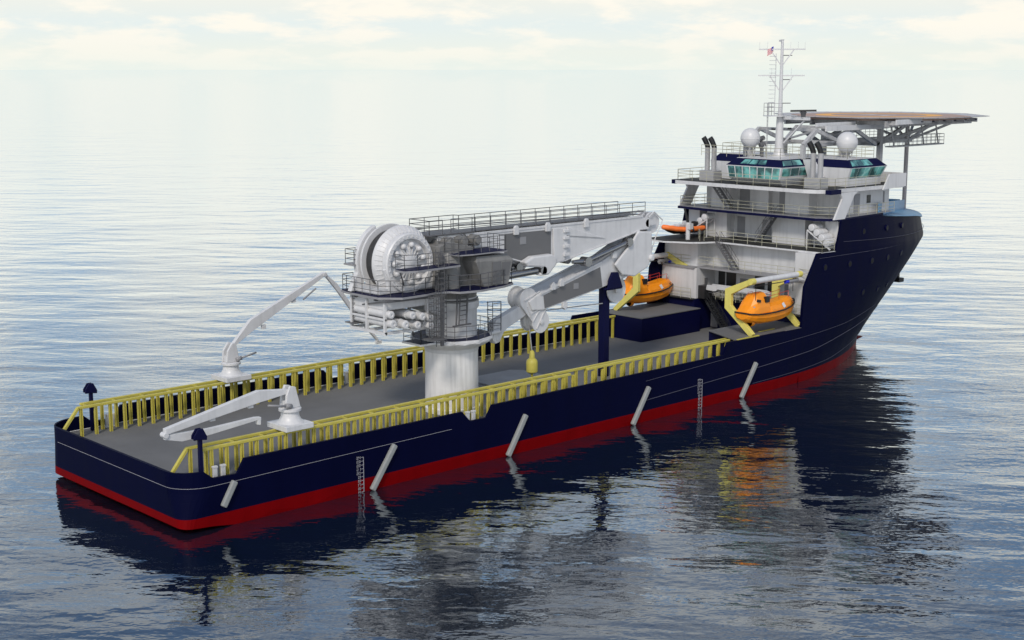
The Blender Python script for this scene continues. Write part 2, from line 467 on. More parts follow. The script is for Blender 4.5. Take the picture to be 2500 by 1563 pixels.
# main deck
mb = MB(); xs = [.2, .3, .5, .8, 1.2, 1.6, 2.2, 10, 20, 30, 40, 50, 60, 70, 73]
mb.loft([[(x, -half(x, 3)+.18, 3.0), (x, half(x, 3)-.18, 3.0)] for x in xs], closed=False, caps=False, smooth=False)
deck_o = mb.build('main_deck', DECK, ship)
mb = MB()
for s in (-1, 1):
    mb.path([(x, s*(half(x, 3)-.24), 3.03) for x in (.5, .8, 1.2, 1.6, 2.2, 10, 55)], .03, 4)
mb.build('deck_edge_coaming', MARKW, deck_o)
# moonpool hatch cover, slightly proud
mb = MB()
mb.prism([(35.6, -2.6), (42.0, -2.6), (42.0, 2.2), (41.2, 3.1), (36.4, 3.1), (35.6, 2.2)], 'z', 3.004, 3.14)
mb.build('hatch_cover', paint('hatch_grey', (.21, .21, .215), .6, .25, .35), deck_o, bevel=.03)

# small twin bollards in the bulwark openings
for (x, y) in ((3.0, -9.1), (3.62, -9.1), (25.35, -9.1), (25.95, -9.1), (4.7, 9.1), (5.2, 9.1), (27.3, 9.1), (27.8, 9.1)):
    mb = MB(); mb.box((x-.15, y-.1, 3.004), (x+.15, y+.1, 4.0)); mb.box((x-.2, y-.15, 3.004), (x+.2, y+.15, 3.06)); mb.box((x-.18, y-.13, 3.9), (x+.18, y+.13, 4.04))
    o = mb.build('bollard', WHITE, bevel=.02)
    o['category'] = 'bollard'; o['group'] = 'mooring bollards in the bulwark gaps'
    nm = {(3.0, -9.1): 'aft post of the white bollard pair in the starboard stern bulwark gap', (3.62, -9.1): 'forward post of the white bollard pair in the starboard stern bulwark gap',
          (25.35, -9.1): 'aft post of the white bollard pair in the starboard bulwark gap beside the crane pedestal', (25.95, -9.1): 'forward post of the white bollard pair in the starboard bulwark gap beside the crane',
          (4.7, 9.1): 'aft white post in the far port stern bulwark gap', (5.2, 9.1): 'forward white post in the far port stern bulwark gap',
          (27.3, 9.1): 'aft white post in the port bulwark gap behind the crane', (27.8, 9.1): 'forward white post in the port bulwark gap behind the crane'}
    o['label'] = nm[(x, y)]

# deck boxes (lifeboat platforms)
mb = MB(); mb.box((60.2, 4.1, 2.98), (69.3, 9.7, 5.38)); pb = mb.build('lifeboat_platform', NAVY, ship)
mb = MB(); mb.box((60.15, 4.05, 5.384), (69.3, 9.93, 5.46)); mb.build('platform_deck', DECK, pb)
mb = MB(); mb.box((59.9, -9.7, 2.98), (68.9, -4.7, 5.38)); sb = mb.build('lifeboat_platform', NAVY, ship)
mb = MB(); mb.prism([(57.6, -9.93), (68.9, -9.93), (68.9, -4.65), (59.85, -4.65)], 'z', 5.384, 5.46); mb.build('platform_deck', DECK, sb)
mb = MB(); mb.box((62.6, -8.6, 5.464), (65.0, -8.42, 5.52)); mb.build('yellow_marking_bar', YEL, sb)

# ------------------------------------------------------------------ superstructure
# level 1: navy base z 3..6.2
mb = MB()
mb.box((72.0, -7.0, 3), (80, 5.0, 6.2))
mb.box((69.3, 4.9, 3), (72.1, 9.3, 6.25))
mb.box((68.9, -9.3, 3), (72.1, -6.9, 6.25))
base_o = mb.build('deckhouse_base', NAVY, ship)
for y0, y1 in ((5.3, 5.9),):
    mb = MB(); mb.box((69.22, y0+.6, 3.1), (69.3, y1+.6, 4.9)); mb.build('door', DOORG, base_o)
mb = MB(); mb.box((71.92, 3.9, 3.1), (72.0, 4.8, 5.0)); mb.build('door', DOORG, base_o)
stairs(ship, (70.3, 1.6, 3.0), (70.3, 4.3, 6.2), .9, SHUT)
stairs(ship, (69.0, .3, 3.0), (69.0, 3.0, 6.2), .7, SHUT)
# level 2 deck
mb = MB(); mb.prism([(71.3, -6.9), (71.3, 5.2), (72.6, 5.2), (72.6, -6.9)], 'z', 6.204, 6.32)
mb.box((69.0, 5.0, 6.254), (72.6, 9.7, 6.33)); mb.box((68.6, -9.7, 6.254), (72.6, -6.9, 6.33))
mb.build('walkway_deck', DARKD, ship)
railing('railing', ship, [[(71.4, -6.9, 6.32), (71.4, 4.6, 6.32)], [(68.7, -9.5, 6.33), (68.7, -7.2, 6.33)], [(69.1, 5.3, 6.33), (69.1, 9.3, 6.33)]], RAILY, sp=1.5)
# level 2 walls z 6.2..9.5
mb = MB()
mb.box((72.6, -7.0, 6.3), (76, 5.0, 9.5)); mb.box((69.6, 4.95, 6.33), (73, 9.68, 9.5)); mb.box((69.3, -9.68, 6.33), (73, -6.95, 9.5))
w2 = mb.build('deckhouse_wall', WHITE, ship)
def panel(name, par, x, y0, y1, z0, z1, mat, t=.05, label=None):
    mb = MB(); mb.box((x-t, min(y0,y1), z0), (x+.02, max(y0,y1), z1)); o = mb.build(name, mat, par)
    if label: o['label'] = label
    return o
for y0, y1 in ((4.75, 3.6), (3.35, 2.1), (-.35, -1.6), (-2.0, -3.3)):
    panel('window', w2, 72.6, y0 if y0 < 4 else 3.35, y1, 7.55, 9.0, SHUT) if y0 < 4 else None
panel('window', w2, 72.6, 4.75-.35, 3.35+.2, 7.6, 9.02, SHUT); 
panel('door', w2, 72.6, 1.55, .55, 6.4, 8.55, DOORG)
panel('door', w2, 72.6, -4.1, -5.2, 6.4, 8.5, DOORG)
# level 2/3 walkway
mb = MB(); mb.box((70.0, -7.1, 9.504), (72.4, 5.2, 9.68)); mb.box((69.4, 5.2, 9.504), (72.4, 9.68, 9.68)); mb.box((69.2, -9.68, 9.504), (72.4, -7.1, 9.68))
mb.build('walkway_deck', GREYM, ship)
railing('railing', ship, [[(69.6, -9.3, 9.68), (70.1, -7.0, 9.68), (70.1, 5.2, 9.68), (69.5, 9.3, 9.68)]], RAILY, sp=2.2)
# level 3 walls z 9.7..12.4
mb = MB(); mb.box((71.6, -7.2, 9.68), (76, 5.2, 12.3)); mb.box((69.95, 5.15, 9.68), (74, 9.66, 12.3)); mb.box((69.95, -9.66, 9.68), (74, -7.15, 12.3))
w3 = mb.build('deckhouse_wall', WHITE, ship)
panel('door', w3, 71.6, 4.6, 3.9, 9.9, 11.8, WHITE, .04)
stairs(ship, (70.1, .5, 9.7), (70.1, 2.9, 12.5), .8, STEEL)
# B deck z 12.4
mb = MB(); mb.prism([(70.6, -9.9), (70.3, 2.9), (68.9, 3.6), (67.9, 4.4), (66.6, 7.0), (66.9, 9.9), (76, 9.7), (76, -9.6), (72.5, -9.9)], 'z', 12.302, 12.46)
bd = mb.build('boat_deck', WHITE, ship)
mb = MB(); mb.prism([(70.65, -9.85), (70.35, 2.95), (68.95, 3.65), (67.95, 4.45), (66.65, 7.0), (66.95, 9.85), (75.9, 9.65), (75.9, -9.55), (72.5, -9.85)], 'z', 12.462, 12.5)
mb.build('deck_covering', DARKD, bd)
railing('railing', ship, [[(70.4, 2.7, 12.5), (70.75, -9.7, 12.5), (72.7, -9.75, 12.5)], [(69.4, 3.9, 12.5), (70.9, 3.7, 12.5)], [(69.2, 4.3, 12.5), (70.6, 5.6, 12.5)]], RAILY, sp=1.7)
# B level walls 12.5..15.3
mb = MB()
mb.box((74.9, -8.0, 12.5), (82, 8.0, 15.3)); mb.box((73.6, 4.3, 12.5), (75, 7.0, 15.3)); mb.box((73.6, -5.6, 12.5), (75, -1.6, 15.3))
mb.box((73.6, 8.0, 12.5), (76, 9.5, 15.3)); mb.box((73.6, -9.5, 12.5), (76, -8.0, 15.3))
w4 = mb.build('deckhouse_wall', WHITE, ship)
panel('door', w4, 74.9, 3.9, 2.9, 12.6, 14.7, GREYM); panel('door', w4, 74.9, .6, -.5, 12.6, 14.6, DOORG)
stairs(ship, (72.3, -.4, 12.5), (72.3, -2.6, 15.5), .8, STEEL)
# A deck z 15.4, navy edge
mb = MB(); mb.prism([(72.2, 9.9), (71.9, 5.5), (71.9, -7.9), (72.6, -9.2), (73.4, -9.9), (82, -9.2), (82, 9.2)], 'z', 15.302, 15.56)
ad = mb.build('upper_deck', NAVY, ship)
mb = MB(); mb.prism([(72.25, 9.8), (71.95, 5.5), (71.95, -7.85), (72.65, -9.1), (73.45, -9.8), (83.9, -9.2), (83.9, 9.2)], 'z', 15.562, 15.6)
mb.build('deck_covering', GREYM, ad)
mb = MB(); mb.loft([[(x, -half(x, 11.5)+.35+.0, interp(x, [(81, 15.3), (92, 14.3), (104, 12.86)])), (x, half(x, 11.5)-.35, interp(x, [(81, 15.3), (92, 14.3), (104, 12.86)]))] for x in rng(82, 103.6, 14)], closed=False, caps=False)
mb.build('foredeck', GREYM, ship)
railing('railing', ship, [[(72.3, 9.6, 15.6), (72.05, 5.5, 15.6), (72.05, -7.8, 15.6), (72.7, -9.0, 15.6), (73.5, -9.7, 15.6), (84.0, -9.2, 15.5)], [(72.3, 9.6, 15.6), (84, 9.2, 15.5)]], RAILY, sp=1.9)
# A level walls 15.6..18.1
mb = MB()
mb.box((75.2, -8.4, 15.6), (84.2, 8.4, 18.05)); mb.box((73.8, 4.2, 15.6), (75.3, 6.6, 18.05)); mb.box((73.8, -5.8, 15.6), (75.3, -2.9, 18.05)); mb.box((74.5, -.3, 15.6), (75.3, 1.2, 18.05))
w5 = mb.build('deckhouse_wall', WHITE, ship)
panel('door', w5, 75.2, -1.2, -2.2, 15.7, 17.7, DOORG); panel('doorway_recess', w5, 75.2, 3.9, 2.6, 15.7, 17.9, GREYM)
mb = MB(); mb.box((77.8, -8.46, 15.7), (78.8, -8.38, 17.6)); mb.build('door', DOORG, w5)
mb = MB(); mb.box((80.1, -8.46, 16.6), (80.75, -8.38, 17.4)); mb.build('window', SHUT, w5)
mb = MB(); mb.box((83.1, -8.46, 16.4), (83.3, -8.38, 17.6)); mb.build('window', GREYM, w5)
stairs(ship, (72.6, 3.4, 15.6), (72.6, 5.7, 18.2), .8, STEEL)
# slanting side struts
for s in (-1, 1):
    mb = MB(); mb.prism([(72.3, 15.5), (74.1, 15.5), (75.6, 17.75), (76.2, 18.06), (73.2, 18.06), (73.6, 17.5)], 'y', s*9.9, s*9.7)
    mb.build('side_strut', WHITE, ship)
# bridge deck z 18.1..18.4
P_ = [(70.9, 9.2), (70.7, 3), (70.8, -7.2), (71.4, -8.6), (72.3, -9.3), (84.6, -9.9), (84.6, 9.9), (72.3, 9.9)]
mb = MB(); mb.prism(P_, 'z', 18.052, 18.42); bk = mb.build('bridge_deck', WHITE, ship)
mb = MB(); mb.prism([(x+.06 if x < 80 else x-.06, y*.985) for x, y in P_], 'z', 18.424, 18.45); mb.build('deck_covering', DARKD, bk)
mb = MB(); mb.box((71.5, -9.97, 18.0), (73.2, -9.3, 18.44)); mb.build('deck_edge_block', NAVY, bk)
mb = MB(); mb.box((71.2, 9.3, 18.0), (72.0, 9.97, 18.44)); mb.build('deck_edge_block', NAVY, bk)
railing('railing', ship, [[(71.1, 9.0, 18.45), (70.85, 3, 18.45), (70.95, -7.1, 18.45), (71.6, -8.6, 18.45), (72.5, -9.7, 18.45), (81.2, -9.8, 18.45)], [(71.1, 9.0, 18.45), (72, 9.8, 18.45), (84, 9.8, 18.45)], [(82.6, 8, 18.45), (82.6, -8, 18.45)]], RAILY, sp=1.9)
for s in (-1, 1):
    mb = MB(); mb.prism([(80.6, 18.0), (84.8, 18.15), (84.8, 19.5), (81.7, 19.5)], 'y', s*9.96, s*9.8); mb.build('wing_bulwark', WHITE, bk)
mb = MB(); mb.box((84.65, -9.78, 18.1), (84.8, 9.78, 19.5)); mb.build('wing_bulwark', WHITE, bk)

# bridge: central control room + cross wings
bridge = thing('x', 'x', 'x', (0, 0, 0)); bpy.data.objects.remove(bridge)
bridge = MB()
def band(mb, lo, hi, zl, zh, cap=False):
    n = len(lo); vs = [(x, y, zl) for x, y in lo] + [(x, y, zh) for x, y in hi]
    fs = [(i, (i+1) % n, n+(i+1) % n, n+i) for i in range(n)]
    if cap: fs.append(tuple(range(n, 2*n)))
    mb.add(vs, fs)
c0 = [(72.3, 2.0), (72.3, -3.6), (76.2, -3.6), (76.2, 2.0)]            # floor
c1 = [(71.35, 2.55), (71.35, -3.95), (76.2, -4.0), (76.2, 2.55)]       # sill
c2 = [(71.2, 2.2), (71.2, -4.2), (76.2, -4.2), (76.2, 2.2)]      # head (top of glazing)
c2 = [(71.25, 2.75), (71.25, -4.2), (76.2, -4.25), (76.2, 2.75)]
c3 = [(72.0, 2.0), (72.0, -3.5), (76.2, -3.5), (76.2, 2.0)]
g0 = [(76.2, 8.6), (76.2, -8.6), (82.2, -8.6), (82.2, 8.6)]
g2 = [(76.2, 8.8), (76.2, -8.9), (82.8, -8.9), (82.8, 8.8)]
g3 = [(76.9, 8.1), (76.9, -8.1), (82.0, -8.1), (82.0, 8.1)]
mb = MB(); band(mb, c0, c1, 18.45, 19.15); band(mb, c1, c2, 19.15, 20.35, True)
band(mb, g0, g0, 18.45, 19.2); band(mb, g0, g2, 19.2, 20.3, True)
br = mb.build('bridge_house', WHITE, ship)
mb = MB(); band(mb, c2, c3, 20.352, 21.05, True); band(mb, g2, g3, 20.302, 21.05, True)
roof = mb.build('bridge_roof', NAVY, ship)
mb = MB(); mb.box((76.93, -8.07, 21.054), (81.97, 8.07, 21.09)); mb.prism([(72.03, 1.97), (72.03, -3.47), (76.9, -3.47), (76.9, 1.97)], 'z', 21.054, 21.09)
mb.build('roof_covering', WHITE, roof)
def pane(par, A, B, Cc, D, off, name='window', mat=None):
    """quad pane A,B bottom; C,D top, pushed out along its normal"""
    A, B, Cc, D = map(Vector, (A, B, Cc, D)); nn = (B-A).cross(D-A).normalized()
    nn = nn*off; vs = [p+nn for p in (A, B, Cc, D)] + [p-nn*2 for p in (A, B, Cc, D)]
    mb = MB(); mb.add(vs, [(0,1,2,3),(7,6,5,4),(0,4,5,1),(1,5,6,2),(2,6,7,3),(3,7,4,0)])
    return mb.build(name, mat or GLASS, par)
def row(par, a0, a1, b0, b1, t0, t1, u0, u1, n, gap, off, skip=()):
    """a0->a1 bottom edge, b0->b1 top edge (3D); panes between heights t0..t1, along u0..u1"""
    a0, a1, b0, b1 = map(Vector, (a0, a1, b0, b1))
    for i in range(n):
        if i in skip: continue
        s0 = lerp(u0, u1, (i+gap)/n); s1 = lerp(u0, u1, (i+1-gap)/n)
        f = lambda s, t: a0.lerp(a1, s).lerp(b0.lerp(b1, s), t)
        pane(par, f(s0, t0), f(s1, t0), f(s1, t1), f(s0, t1), off)
# aft face lower glazing (seen from aft: port -> starboard)
row(br, (71.35, 2.55, 19.15), (71.35, -3.95, 19.15), (71.25, 2.75, 20.35), (71.25, -4.2, 20.35), .0, .93, .02, .985, 7, .07, .02)
row(br, (71.35, -3.95, 19.15), (76.2, -4.0, 19.15), (71.25, -4.2, 20.35), (76.2, -4.25, 20.35), .25, .9, .04, .9, 3, .04, .02)
row(br, (76.2, -8.6, 19.2), (82.2, -8.6, 19.2), (76.2, -8.9, 20.3), (82.8, -8.9, 20.3), .05, .95, .05, .97, 5, .03, .02)
row(br, (76.2, -4.3, 19.2), (76.2, -8.6, 19.2), (76.2, -4.3, 20.3), (76.2, -8.9, 20.3), .05, .9, .03, .3, 1, .05, .02)
row(br, (82.2, -8.6, 19.2), (82.2, 8.6, 19.2), (82.8, -8.9, 20.3), (82.8, 8.8, 20.3), .05, .95, .02, .98, 12, .04, .02)
row(br, (76.2, 8.6, 19.2), (82.2, 8.6, 19.2), (76.2, 8.8, 20.3), (82.8, 8.8, 20.3), .05, .95, .05, .97, 5, .03, -.02)
row(br, (71.35, 2.55, 19.15), (76.2, 2.55, 19.15), (71.25, 2.75, 20.35), (76.2, 2.75, 20.35), .1, .93, .05, .95, 4, .06, -.02)
# roof slope lights
row(roof, (71.25, 2.75, 20.352), (71.25, -4.2, 20.352), (72.0, 2.0, 21.05), (72.0, -3.5, 21.05), .25, .85, .22, .72, 3, .06, .02)
row(roof, (71.25, -4.2, 20.352), (76.2, -4.25, 20.352), (72.0, -3.5, 21.05), (76.2, -3.5, 21.05), .2, .85, .05, .75, 2, .04, .02)
row(roof, (76.2, -8.9, 20.302), (82.8, -8.9, 20.302), (76.9, -8.1, 21.05), (82.0, -8.1, 21.05), .2, .9, .06, .66, 3, .03, .02)
# white diagonal pillar between control room and starboard wing
mb = MB(); mb.prism([(-4.2, 18.45), (-5.5, 18.45), (-5.9, 19.3), (-4.7, 21.0), (-3.9, 21.0), (-4.5, 19.4)], 'x', 75.2, 76.15); mb.build('bridge_pillar', WHITE, ship)
railing('railing', ship, [[(72.2, 6.8, 21.09), (72.2, 1.8, 21.09), (72.2, -3.3, 21.09), (76.9, -3.3, 21.09), (77.1, -7.9, 21.09), (81.8, -7.9, 21.09), (81.8, 7.9, 21.09), (77.1, 7.9, 21.09), (77.1, 2.2, 21.09)]], RAILY, sp=1.5, h=1.1)
# forecastle cap and breakwater, light blue
mb = MB(); rings = []
for t in rng(0, 1, 18):
    x = lerp(82, 103.95, t); w = half(x, 11.5)-.22; zt = interp(x, [(81, 15.3), (92, 14.35), (104, 12.9)])
    hgt = interp(x, [(82, .1), (90, .35), (97, .7), (100.6, .85), (102.4, .6), (103.95, .02)])
    rings.append([(x, w*math.cos(a*PI/14), zt + hgt*math.sin(a*PI/14)**.8 if 0 < a < 14 else zt) for a in range(15)])
mb.loft(rings, closed=False, caps=False)
cap = mb.build('forecastle_cap', LBLUE, ship)
mb = MB(); mb.prism([(90.2, 14.45), (90.6, 15.9), (98.2, 15.4), (99.5, 14.0)], 'y', -5.45, -5.35) if False else None
def wall3(p, q, zb0, zt0, zb1, zt1, t, name, mat, par):
    p = Vector((*p, 0)); q = Vector((*q, 0)); d = (q-p).normalized(); nn = Vector((-d.y, d.x, 0))*t/2
    vs = []
    for s in (-1, 1):
        vs += [(p.x+nn.x*s, p.y+nn.y*s, zb0), (q.x+nn.x*s, q.y+nn.y*s, zb1), (q.x+nn.x*s, q.y+nn.y*s, zt1), (p.x+nn.x*s, p.y+nn.y*s, zt0)]
    mb = MB(); mb.add(vs, [(0,1,2,3),(7,6,5,4),(0,4,5,1),(1,5,6,2),(2,6,7,3),(3,7,4,0)]); return mb.build(name, mat, par)
wall3((81.2, -9.15), (100.4, -.3), 15.0, 16.6, 13.9, 15.15, .1, 'breakwater', LBLUE, ship)
wall3((81.2, 9.15), (100.4, .3), 15.0, 16.6, 13.9, 15.15, .1, 'breakwater', LBLUE, ship)

# exhaust stacks (two pairs on boxes)
for nm, ys in (('starboard', (-6.5, -8.4)), ('port', (7.1, 5.2))):
    y0, y1 = ys; x0 = 71.9 if y0 < 0 else 72.3
    mb = MB(); mb.box((x0, y0, 18.45), (x0+1.3, y1, 19.5)); sx = mb.build('exhaust_casing', STK, ship)
    for k in (.27, .73):
        yy = lerp(y0, y1, k); mb = MB(); mb.lathe((x0+.65, yy, 0), [(.27, 19.3), (.27, 21.95)], 18); mb.build('exhaust_pipe', STK, sx)
        mb = MB()
        rings = []
        for q_, (cx, cy, cz, rx, tilt) in enumerate(((0, 0, 21.9, .28, 0), (-.03, .04, 22.15, .28, .1), (-.2, .2, 22.65, .27, .5), (-.33, .33, 22.95, .22, .9))):
            ring = []
            for i in range(18):
                a = 2*PI*i/18; u, v = rx*math.cos(a), rx*math.sin(a)
                ring.append((x0+.65+cx+u, yy+cy+v, cz + (u-v)*tilt*.55))
            rings.append(ring)
        mb.loft(rings); mb.build('exhaust_tip', BLACK, sx)

# anchor on the bow
mb = MB(); mb.box((94.6, -3.5, 6.9), (95.0, -3.1, 8.6)); mb.box((94.1, -4.0, 6.5), (95.1, -2.7, 6.95)); mb.tube((94.8, -3.3, 8.5), (95.4, -2.6, 9.2), .15, 8)
mb.build('anchor', BLACK, ship, bevel=.05)

# ------------------------------------------------------------------ satellite domes
def dome(x, y, zc, r, base_z, label):
    t = thing('satellite_dome', label, 'radome', (x, y, base_z), 'white satellite domes on the bridge roof')
    mb = MB(); mb.ball((x, y, zc), r, 32, 20); d = mb.build('dome_shell', DOME, t)
    mb = MB(); mb.lathe((x, y, zc-.12), [(r+.005, 0), (r+.02, .02), (r+.02, .05), (r+.005, .07)], 32); mb.build('seam_band', DOME, d)
    mb = MB(); mb.lathe((x, y, 0), [(r*.55, zc-r*.93), (r*.6, zc-r*.86), (r*.4, zc-r*.8)], 20)
    for a in range(4):
        c, s = math.cos(a*PI/2+.6), math.sin(a*PI/2+.6)
        mb.tube((x+c*r*.5, y+s*r*.5, zc-r*.9), (x+c*r*.45, y+s*r*.45, base_z), .06, 6)
        c2, s2 = math.cos(a*PI/2+.6+PI/2), math.sin(a*PI/2+.6+PI/2)
        mb.tube((x+c*r*.5, y+s*r*.5, zc-r*.9), (x+c2*r*.45, y+s2*r*.45, base_z+.02), .035, 5)
    mb.tube((x, y, base_z), (x, y, zc-r*.8), .3, 12)
    mb.build('dome_stand', LATT, t)
dome(74.2, 2.0, 23.0, 1.02, 21.09, 'white satellite dome at the left end of the bridge roof, beside the mast')
dome(79.8, -6.0, 22.65, 1.08, 21.09, 'white satellite dome on the starboard bridge wing, in front of the helideck legs')

# ------------------------------------------------------------------ mast
mx, my = 76.45, 0.
mast = thing('signal_mast', 'tall tapering white mast with two cross arms rising from the bridge roof', 'mast', (mx, my, 21.09))
mb = MB(); mb.lathe((mx, my, 0), [(.78, 21.09), (.52, 21.5), (.43, 22.2), (.35, 25.1), (.34, 25.3)], 24); mb.build('mast_column', DOME, mast)
mb = MB(); mb.lathe((mx, my, 0), [(.22, 25.3), (.18, 28.5), (.14, 32.9), (.18, 32.95), (.18, 33.0)], 16); mb.box((mx-.55, -.05, 32.75), (mx-.2, .05, 32.95)); mb.build('mast_pole', DOME, mast)
rtv = Vector((math.sin(math.radians(43)), -math.cos(math.radians(43)), 0))   # arms across the ship's beam, slightly raked
def arm(z, L, whips, name='cross_arm'):
    mb = MB(); d = Vector((.55, -.83, 0)).normalized()
    a = Vector((mx, my, z)) - d*L; b = Vector((mx, my, z)) + d*L
    mb.bar(a, b, .14, .14)
    for s in (-1, 1):
        mb.bar(Vector((mx, my, z-1.75)), Vector((mx, my, z-.05)) + d*s*L*.5, .1, .12)
    for w in whips:
        p = Vector((mx, my, z)) + d*L*w; mb.tube(p, p+Vector((0,0,.75)), .02, 4)
    return mb.build(name, DOME, mast)
arm(32.0, 2.35, (-.97, -.63, .36, .68, .97)); arm(29.35, 2.35, (-.42, .42))
for z in (31.35, 28.9, 26.5):
    mb = MB(); mb.prism([(mx+.2, -.2), (mx+1.0, -.55), (mx+1.0, -.35), (mx+.2, .2)], 'z', z, z+.08); mb.build('bracket', STEEL, mast)
mb = MB()
lx, ly = mx-.42, .42
ladder(mb, (lx, ly, 25.3), (lx+.0, ly, 31.6), .36, (1, 1, 0), .02, .3)
for z in rng(26.2, 31.3, 12):
    mb.path([(lx-.15, ly+.15-.3, z), (lx-.55, ly+.1, z), (lx-.35, ly+.55, z), (lx+.15, ly+.3, z)], .02, 4)
mb.build('caged_ladder', DOME, mast)
mb = MB()
ladder(mb, (mx-.85, .95, 21.1), (mx-.85, .95, 26.5), .5, (1, .5, 0), .03, .35); mb.build('ladder', LATT, mast)
mb = MB(); mb.prism([(mx-1.6, .0), (mx-.9, 1.5), (mx+.4, 1.1), (mx+.4, -.6), (mx-.6, -.8)], 'z', 25.2, 25.3)
pl = mb.build('mast_platform', DOME, mast)
railing('railing', pl, [[(mx-1.5, 0, 25.3), (mx-.9, 1.4, 25.3), (mx+.3, 1.0, 25.3)], [(mx-1.5, 0, 25.3), (mx-.6, -.7, 25.3)]], LATT, sp=.8, h=1.25)
mb = MB(); mb.bar((mx+.1, -.5, 22.5), (mx-.3, -3.3, 24.9), .14, .14); mb.build('brace', DOME, mast)
for p in ((mx-1.0, .3, 23.9), (mx+.7, -.5, 23.95), (mx+.65, -.5, 22.9)): mb = MB(); mb.tube(p, (p[0]+.28, p[1]-.25, p[2]), .09, 8); mb.build('navigation_light', BLACK, mast)
# flag (hangs from a halyard on the port arm)
vs = []; fs = []; nx, nz = 8, 7
f0 = Vector((mx, my, 0)) - Vector((.55, -.83, 0)).normalized()*.85
dd = Vector((-.75, .66, 0)).normalized()
for i in range(nx+1):
    for j in range(nz+1):
        u, v = i/nx, j/nz; p = f0 + dd*.62*u + Vector((.06*math.sin(u*7+v*2), .08*math.cos(u*6), 32.3 - .25*u - (1-v)*.62 - .12*u*u))
        vs.append(tuple(p))
for i in range(nx):
    for j in range(nz): a = i*(nz+1)+j; fs.append((a, a+nz+1, a+nz+2, a+1))
me = bpy.data.meshes.new('flag'); me.from_pydata(vs, [], fs); me.materials.append(FLAG)
uv = me.uv_layers.new(name='UV')
for lp in me.loops:
    k = lp.vertex_index; uv.data[lp.index].uv = ((k//(nz+1))/nx, (k % (nz+1))/nz)
fo = bpy.data.objects.new('flag', me); COL.objects.link(fo)
md = fo.modifiers.new('s', 'SOLIDIFY'); md.thickness = .01
fo['label'] = 'small red and white striped flag with blue corner hanging from the mast arm'; fo['category'] = 'flag'

# ------------------------------------------------------------------ radar scanner, searchlights
t = thing('radar_scanner', 'black radar scanner bar on a pedestal beside the edge of the helideck', 'radar', (76.0, -3.2, 24.9))
mb = MB(); d = Vector((.55, -.83, 0)).normalized(); c = Vector((76.0, -3.2, 25.85)); mb.tube(c-d*1.3+Vector((0,0,-.03)), c+d*1.3+Vector((0,0,.03)), .1, 10); mb.build('scanner_bar', BLACK, t)
mb = MB(); mb.lathe((76.0, -3.2, 0), [(.22, 25.2), (.28, 25.6), (.4, 25.72), (.1, 25.78)], 14); mb.build('turning_unit', STEEL, t)
mb = MB(); mb.bar((76.0, -3.9, 25.05), (mx+.1, -.45, 25.05), .4, .3); mb.tube((76.0, -3.2, 25.15), (76.0, -3.2, 25.3), .2, 12); mb.build('radar_bracket', DOME, t)
def searchlight(x, y, h, label):
    t = thing('searchlight', label, 'searchlight', (x, y, 21.09), 'searchlights on the bridge roof')
    mb = MB(); mb.tube((x, y, 21.09), (x, y, 21.09+h), .16, 10); mb.build('post', STEEL, t)
    mb = MB(); mb.tube((x-.28, y+.1, 21.09+h+.22), (x+.25, y-.1, 21.09+h+.38), .27, 14, .24); mb.build('lamp_head', STEEL, t)
    mb = MB(); mb.path([(x, y-.3, 21.09+h+.3), (x, y-.3, 21.09+h+.02), (x, y+.3, 21.09+h+.02), (x, y+.3, 21.09+h+.3)], .035, 5); mb.build('yoke', DOME, t)
searchlight(74.4, .6, .95, 'grey searchlight on a short thick post right of the left satellite dome')
searchlight(76.0, 1.9, 1.5, 'grey searchlight on a thin tall post just left of the mast foot')

# ------------------------------------------------------------------ helideck
hx, hy_, R_, hz = 94.7, 0., 11.9, 24.95
heli = thing('helideck', 'octagonal helicopter deck with orange circle on steel trusses above the bridge', 'helideck', (hx, hy_, 15))
def ngon(r, n=8, off=PI/8): return [(hx+r*math.cos(2*PI*i/n+off), hy_+r*math.sin(2*PI*i/n+off)) for i in range(n)]
mb = MB(); mb.prism(ngon(9.9), 'z', hz-.3, hz); dk = mb.build('deck_plate', paint('helideck_salmon', (.40, .27, .215), .6, .08, .6), heli)
def ring(r0, r1, z, n=48, name='', mat=None):
    mb = MB(); vs = []; fs = []
    for i in range(n):
        a = 2*PI*i/n
        vs += [(hx+r0*math.cos(a), hy_+r0*math.sin(a), z), (hx+r1*math.cos(a), hy_+r1*math.sin(a), z)]
    for i in range(n): j = (i+1) % n; fs.append((2*i, 2*i+1, 2*j+1, 2*j))
    mb.add(vs, fs); return mb.build(name, mat, dk)
ring(5.2, 6.9, hz+.006, name='painted_circle', mat=paint('helideck_orange', (.80, .40, .08), .6, .06, .6))
mb = MB(); mb.box((hx-1.6, -1.6, hz+.006), (hx+1.6, -1.1, hz+.01)); mb.box((hx-1.6, 1.1, hz+.006), (hx+1.6, 1.6, hz+.01)); mb.box((hx-.25, -1.1, hz+.006), (hx+.25, 1.1, hz+.01))
mb.build('painted_letter', MARKW, dk)
mb = MB(); a_, b_ = ngon(9.92), ngon(R_)
for i in range(8):
    j = (i+1) % 8
    A, B, Cc, D = (*a_[i], hz-.05), (*a_[j], hz-.05), (*b_[j], hz+.06), (*b_[i], hz+.06)
    mb.add([A, B, Cc, D, (A[0], A[1], A[2]-.06), (B[0], B[1], B[2]-.06), (Cc[0], Cc[1], Cc[2]-.06), (D[0], D[1], D[2]-.06)], [(0,1,2,3),(7,6,5,4),(3,2,6,7),(0,4,5,1)])
mb.build('safety_net', paint('net_grey', (.45, .45, .46), .6, .1, 1.5), heli)
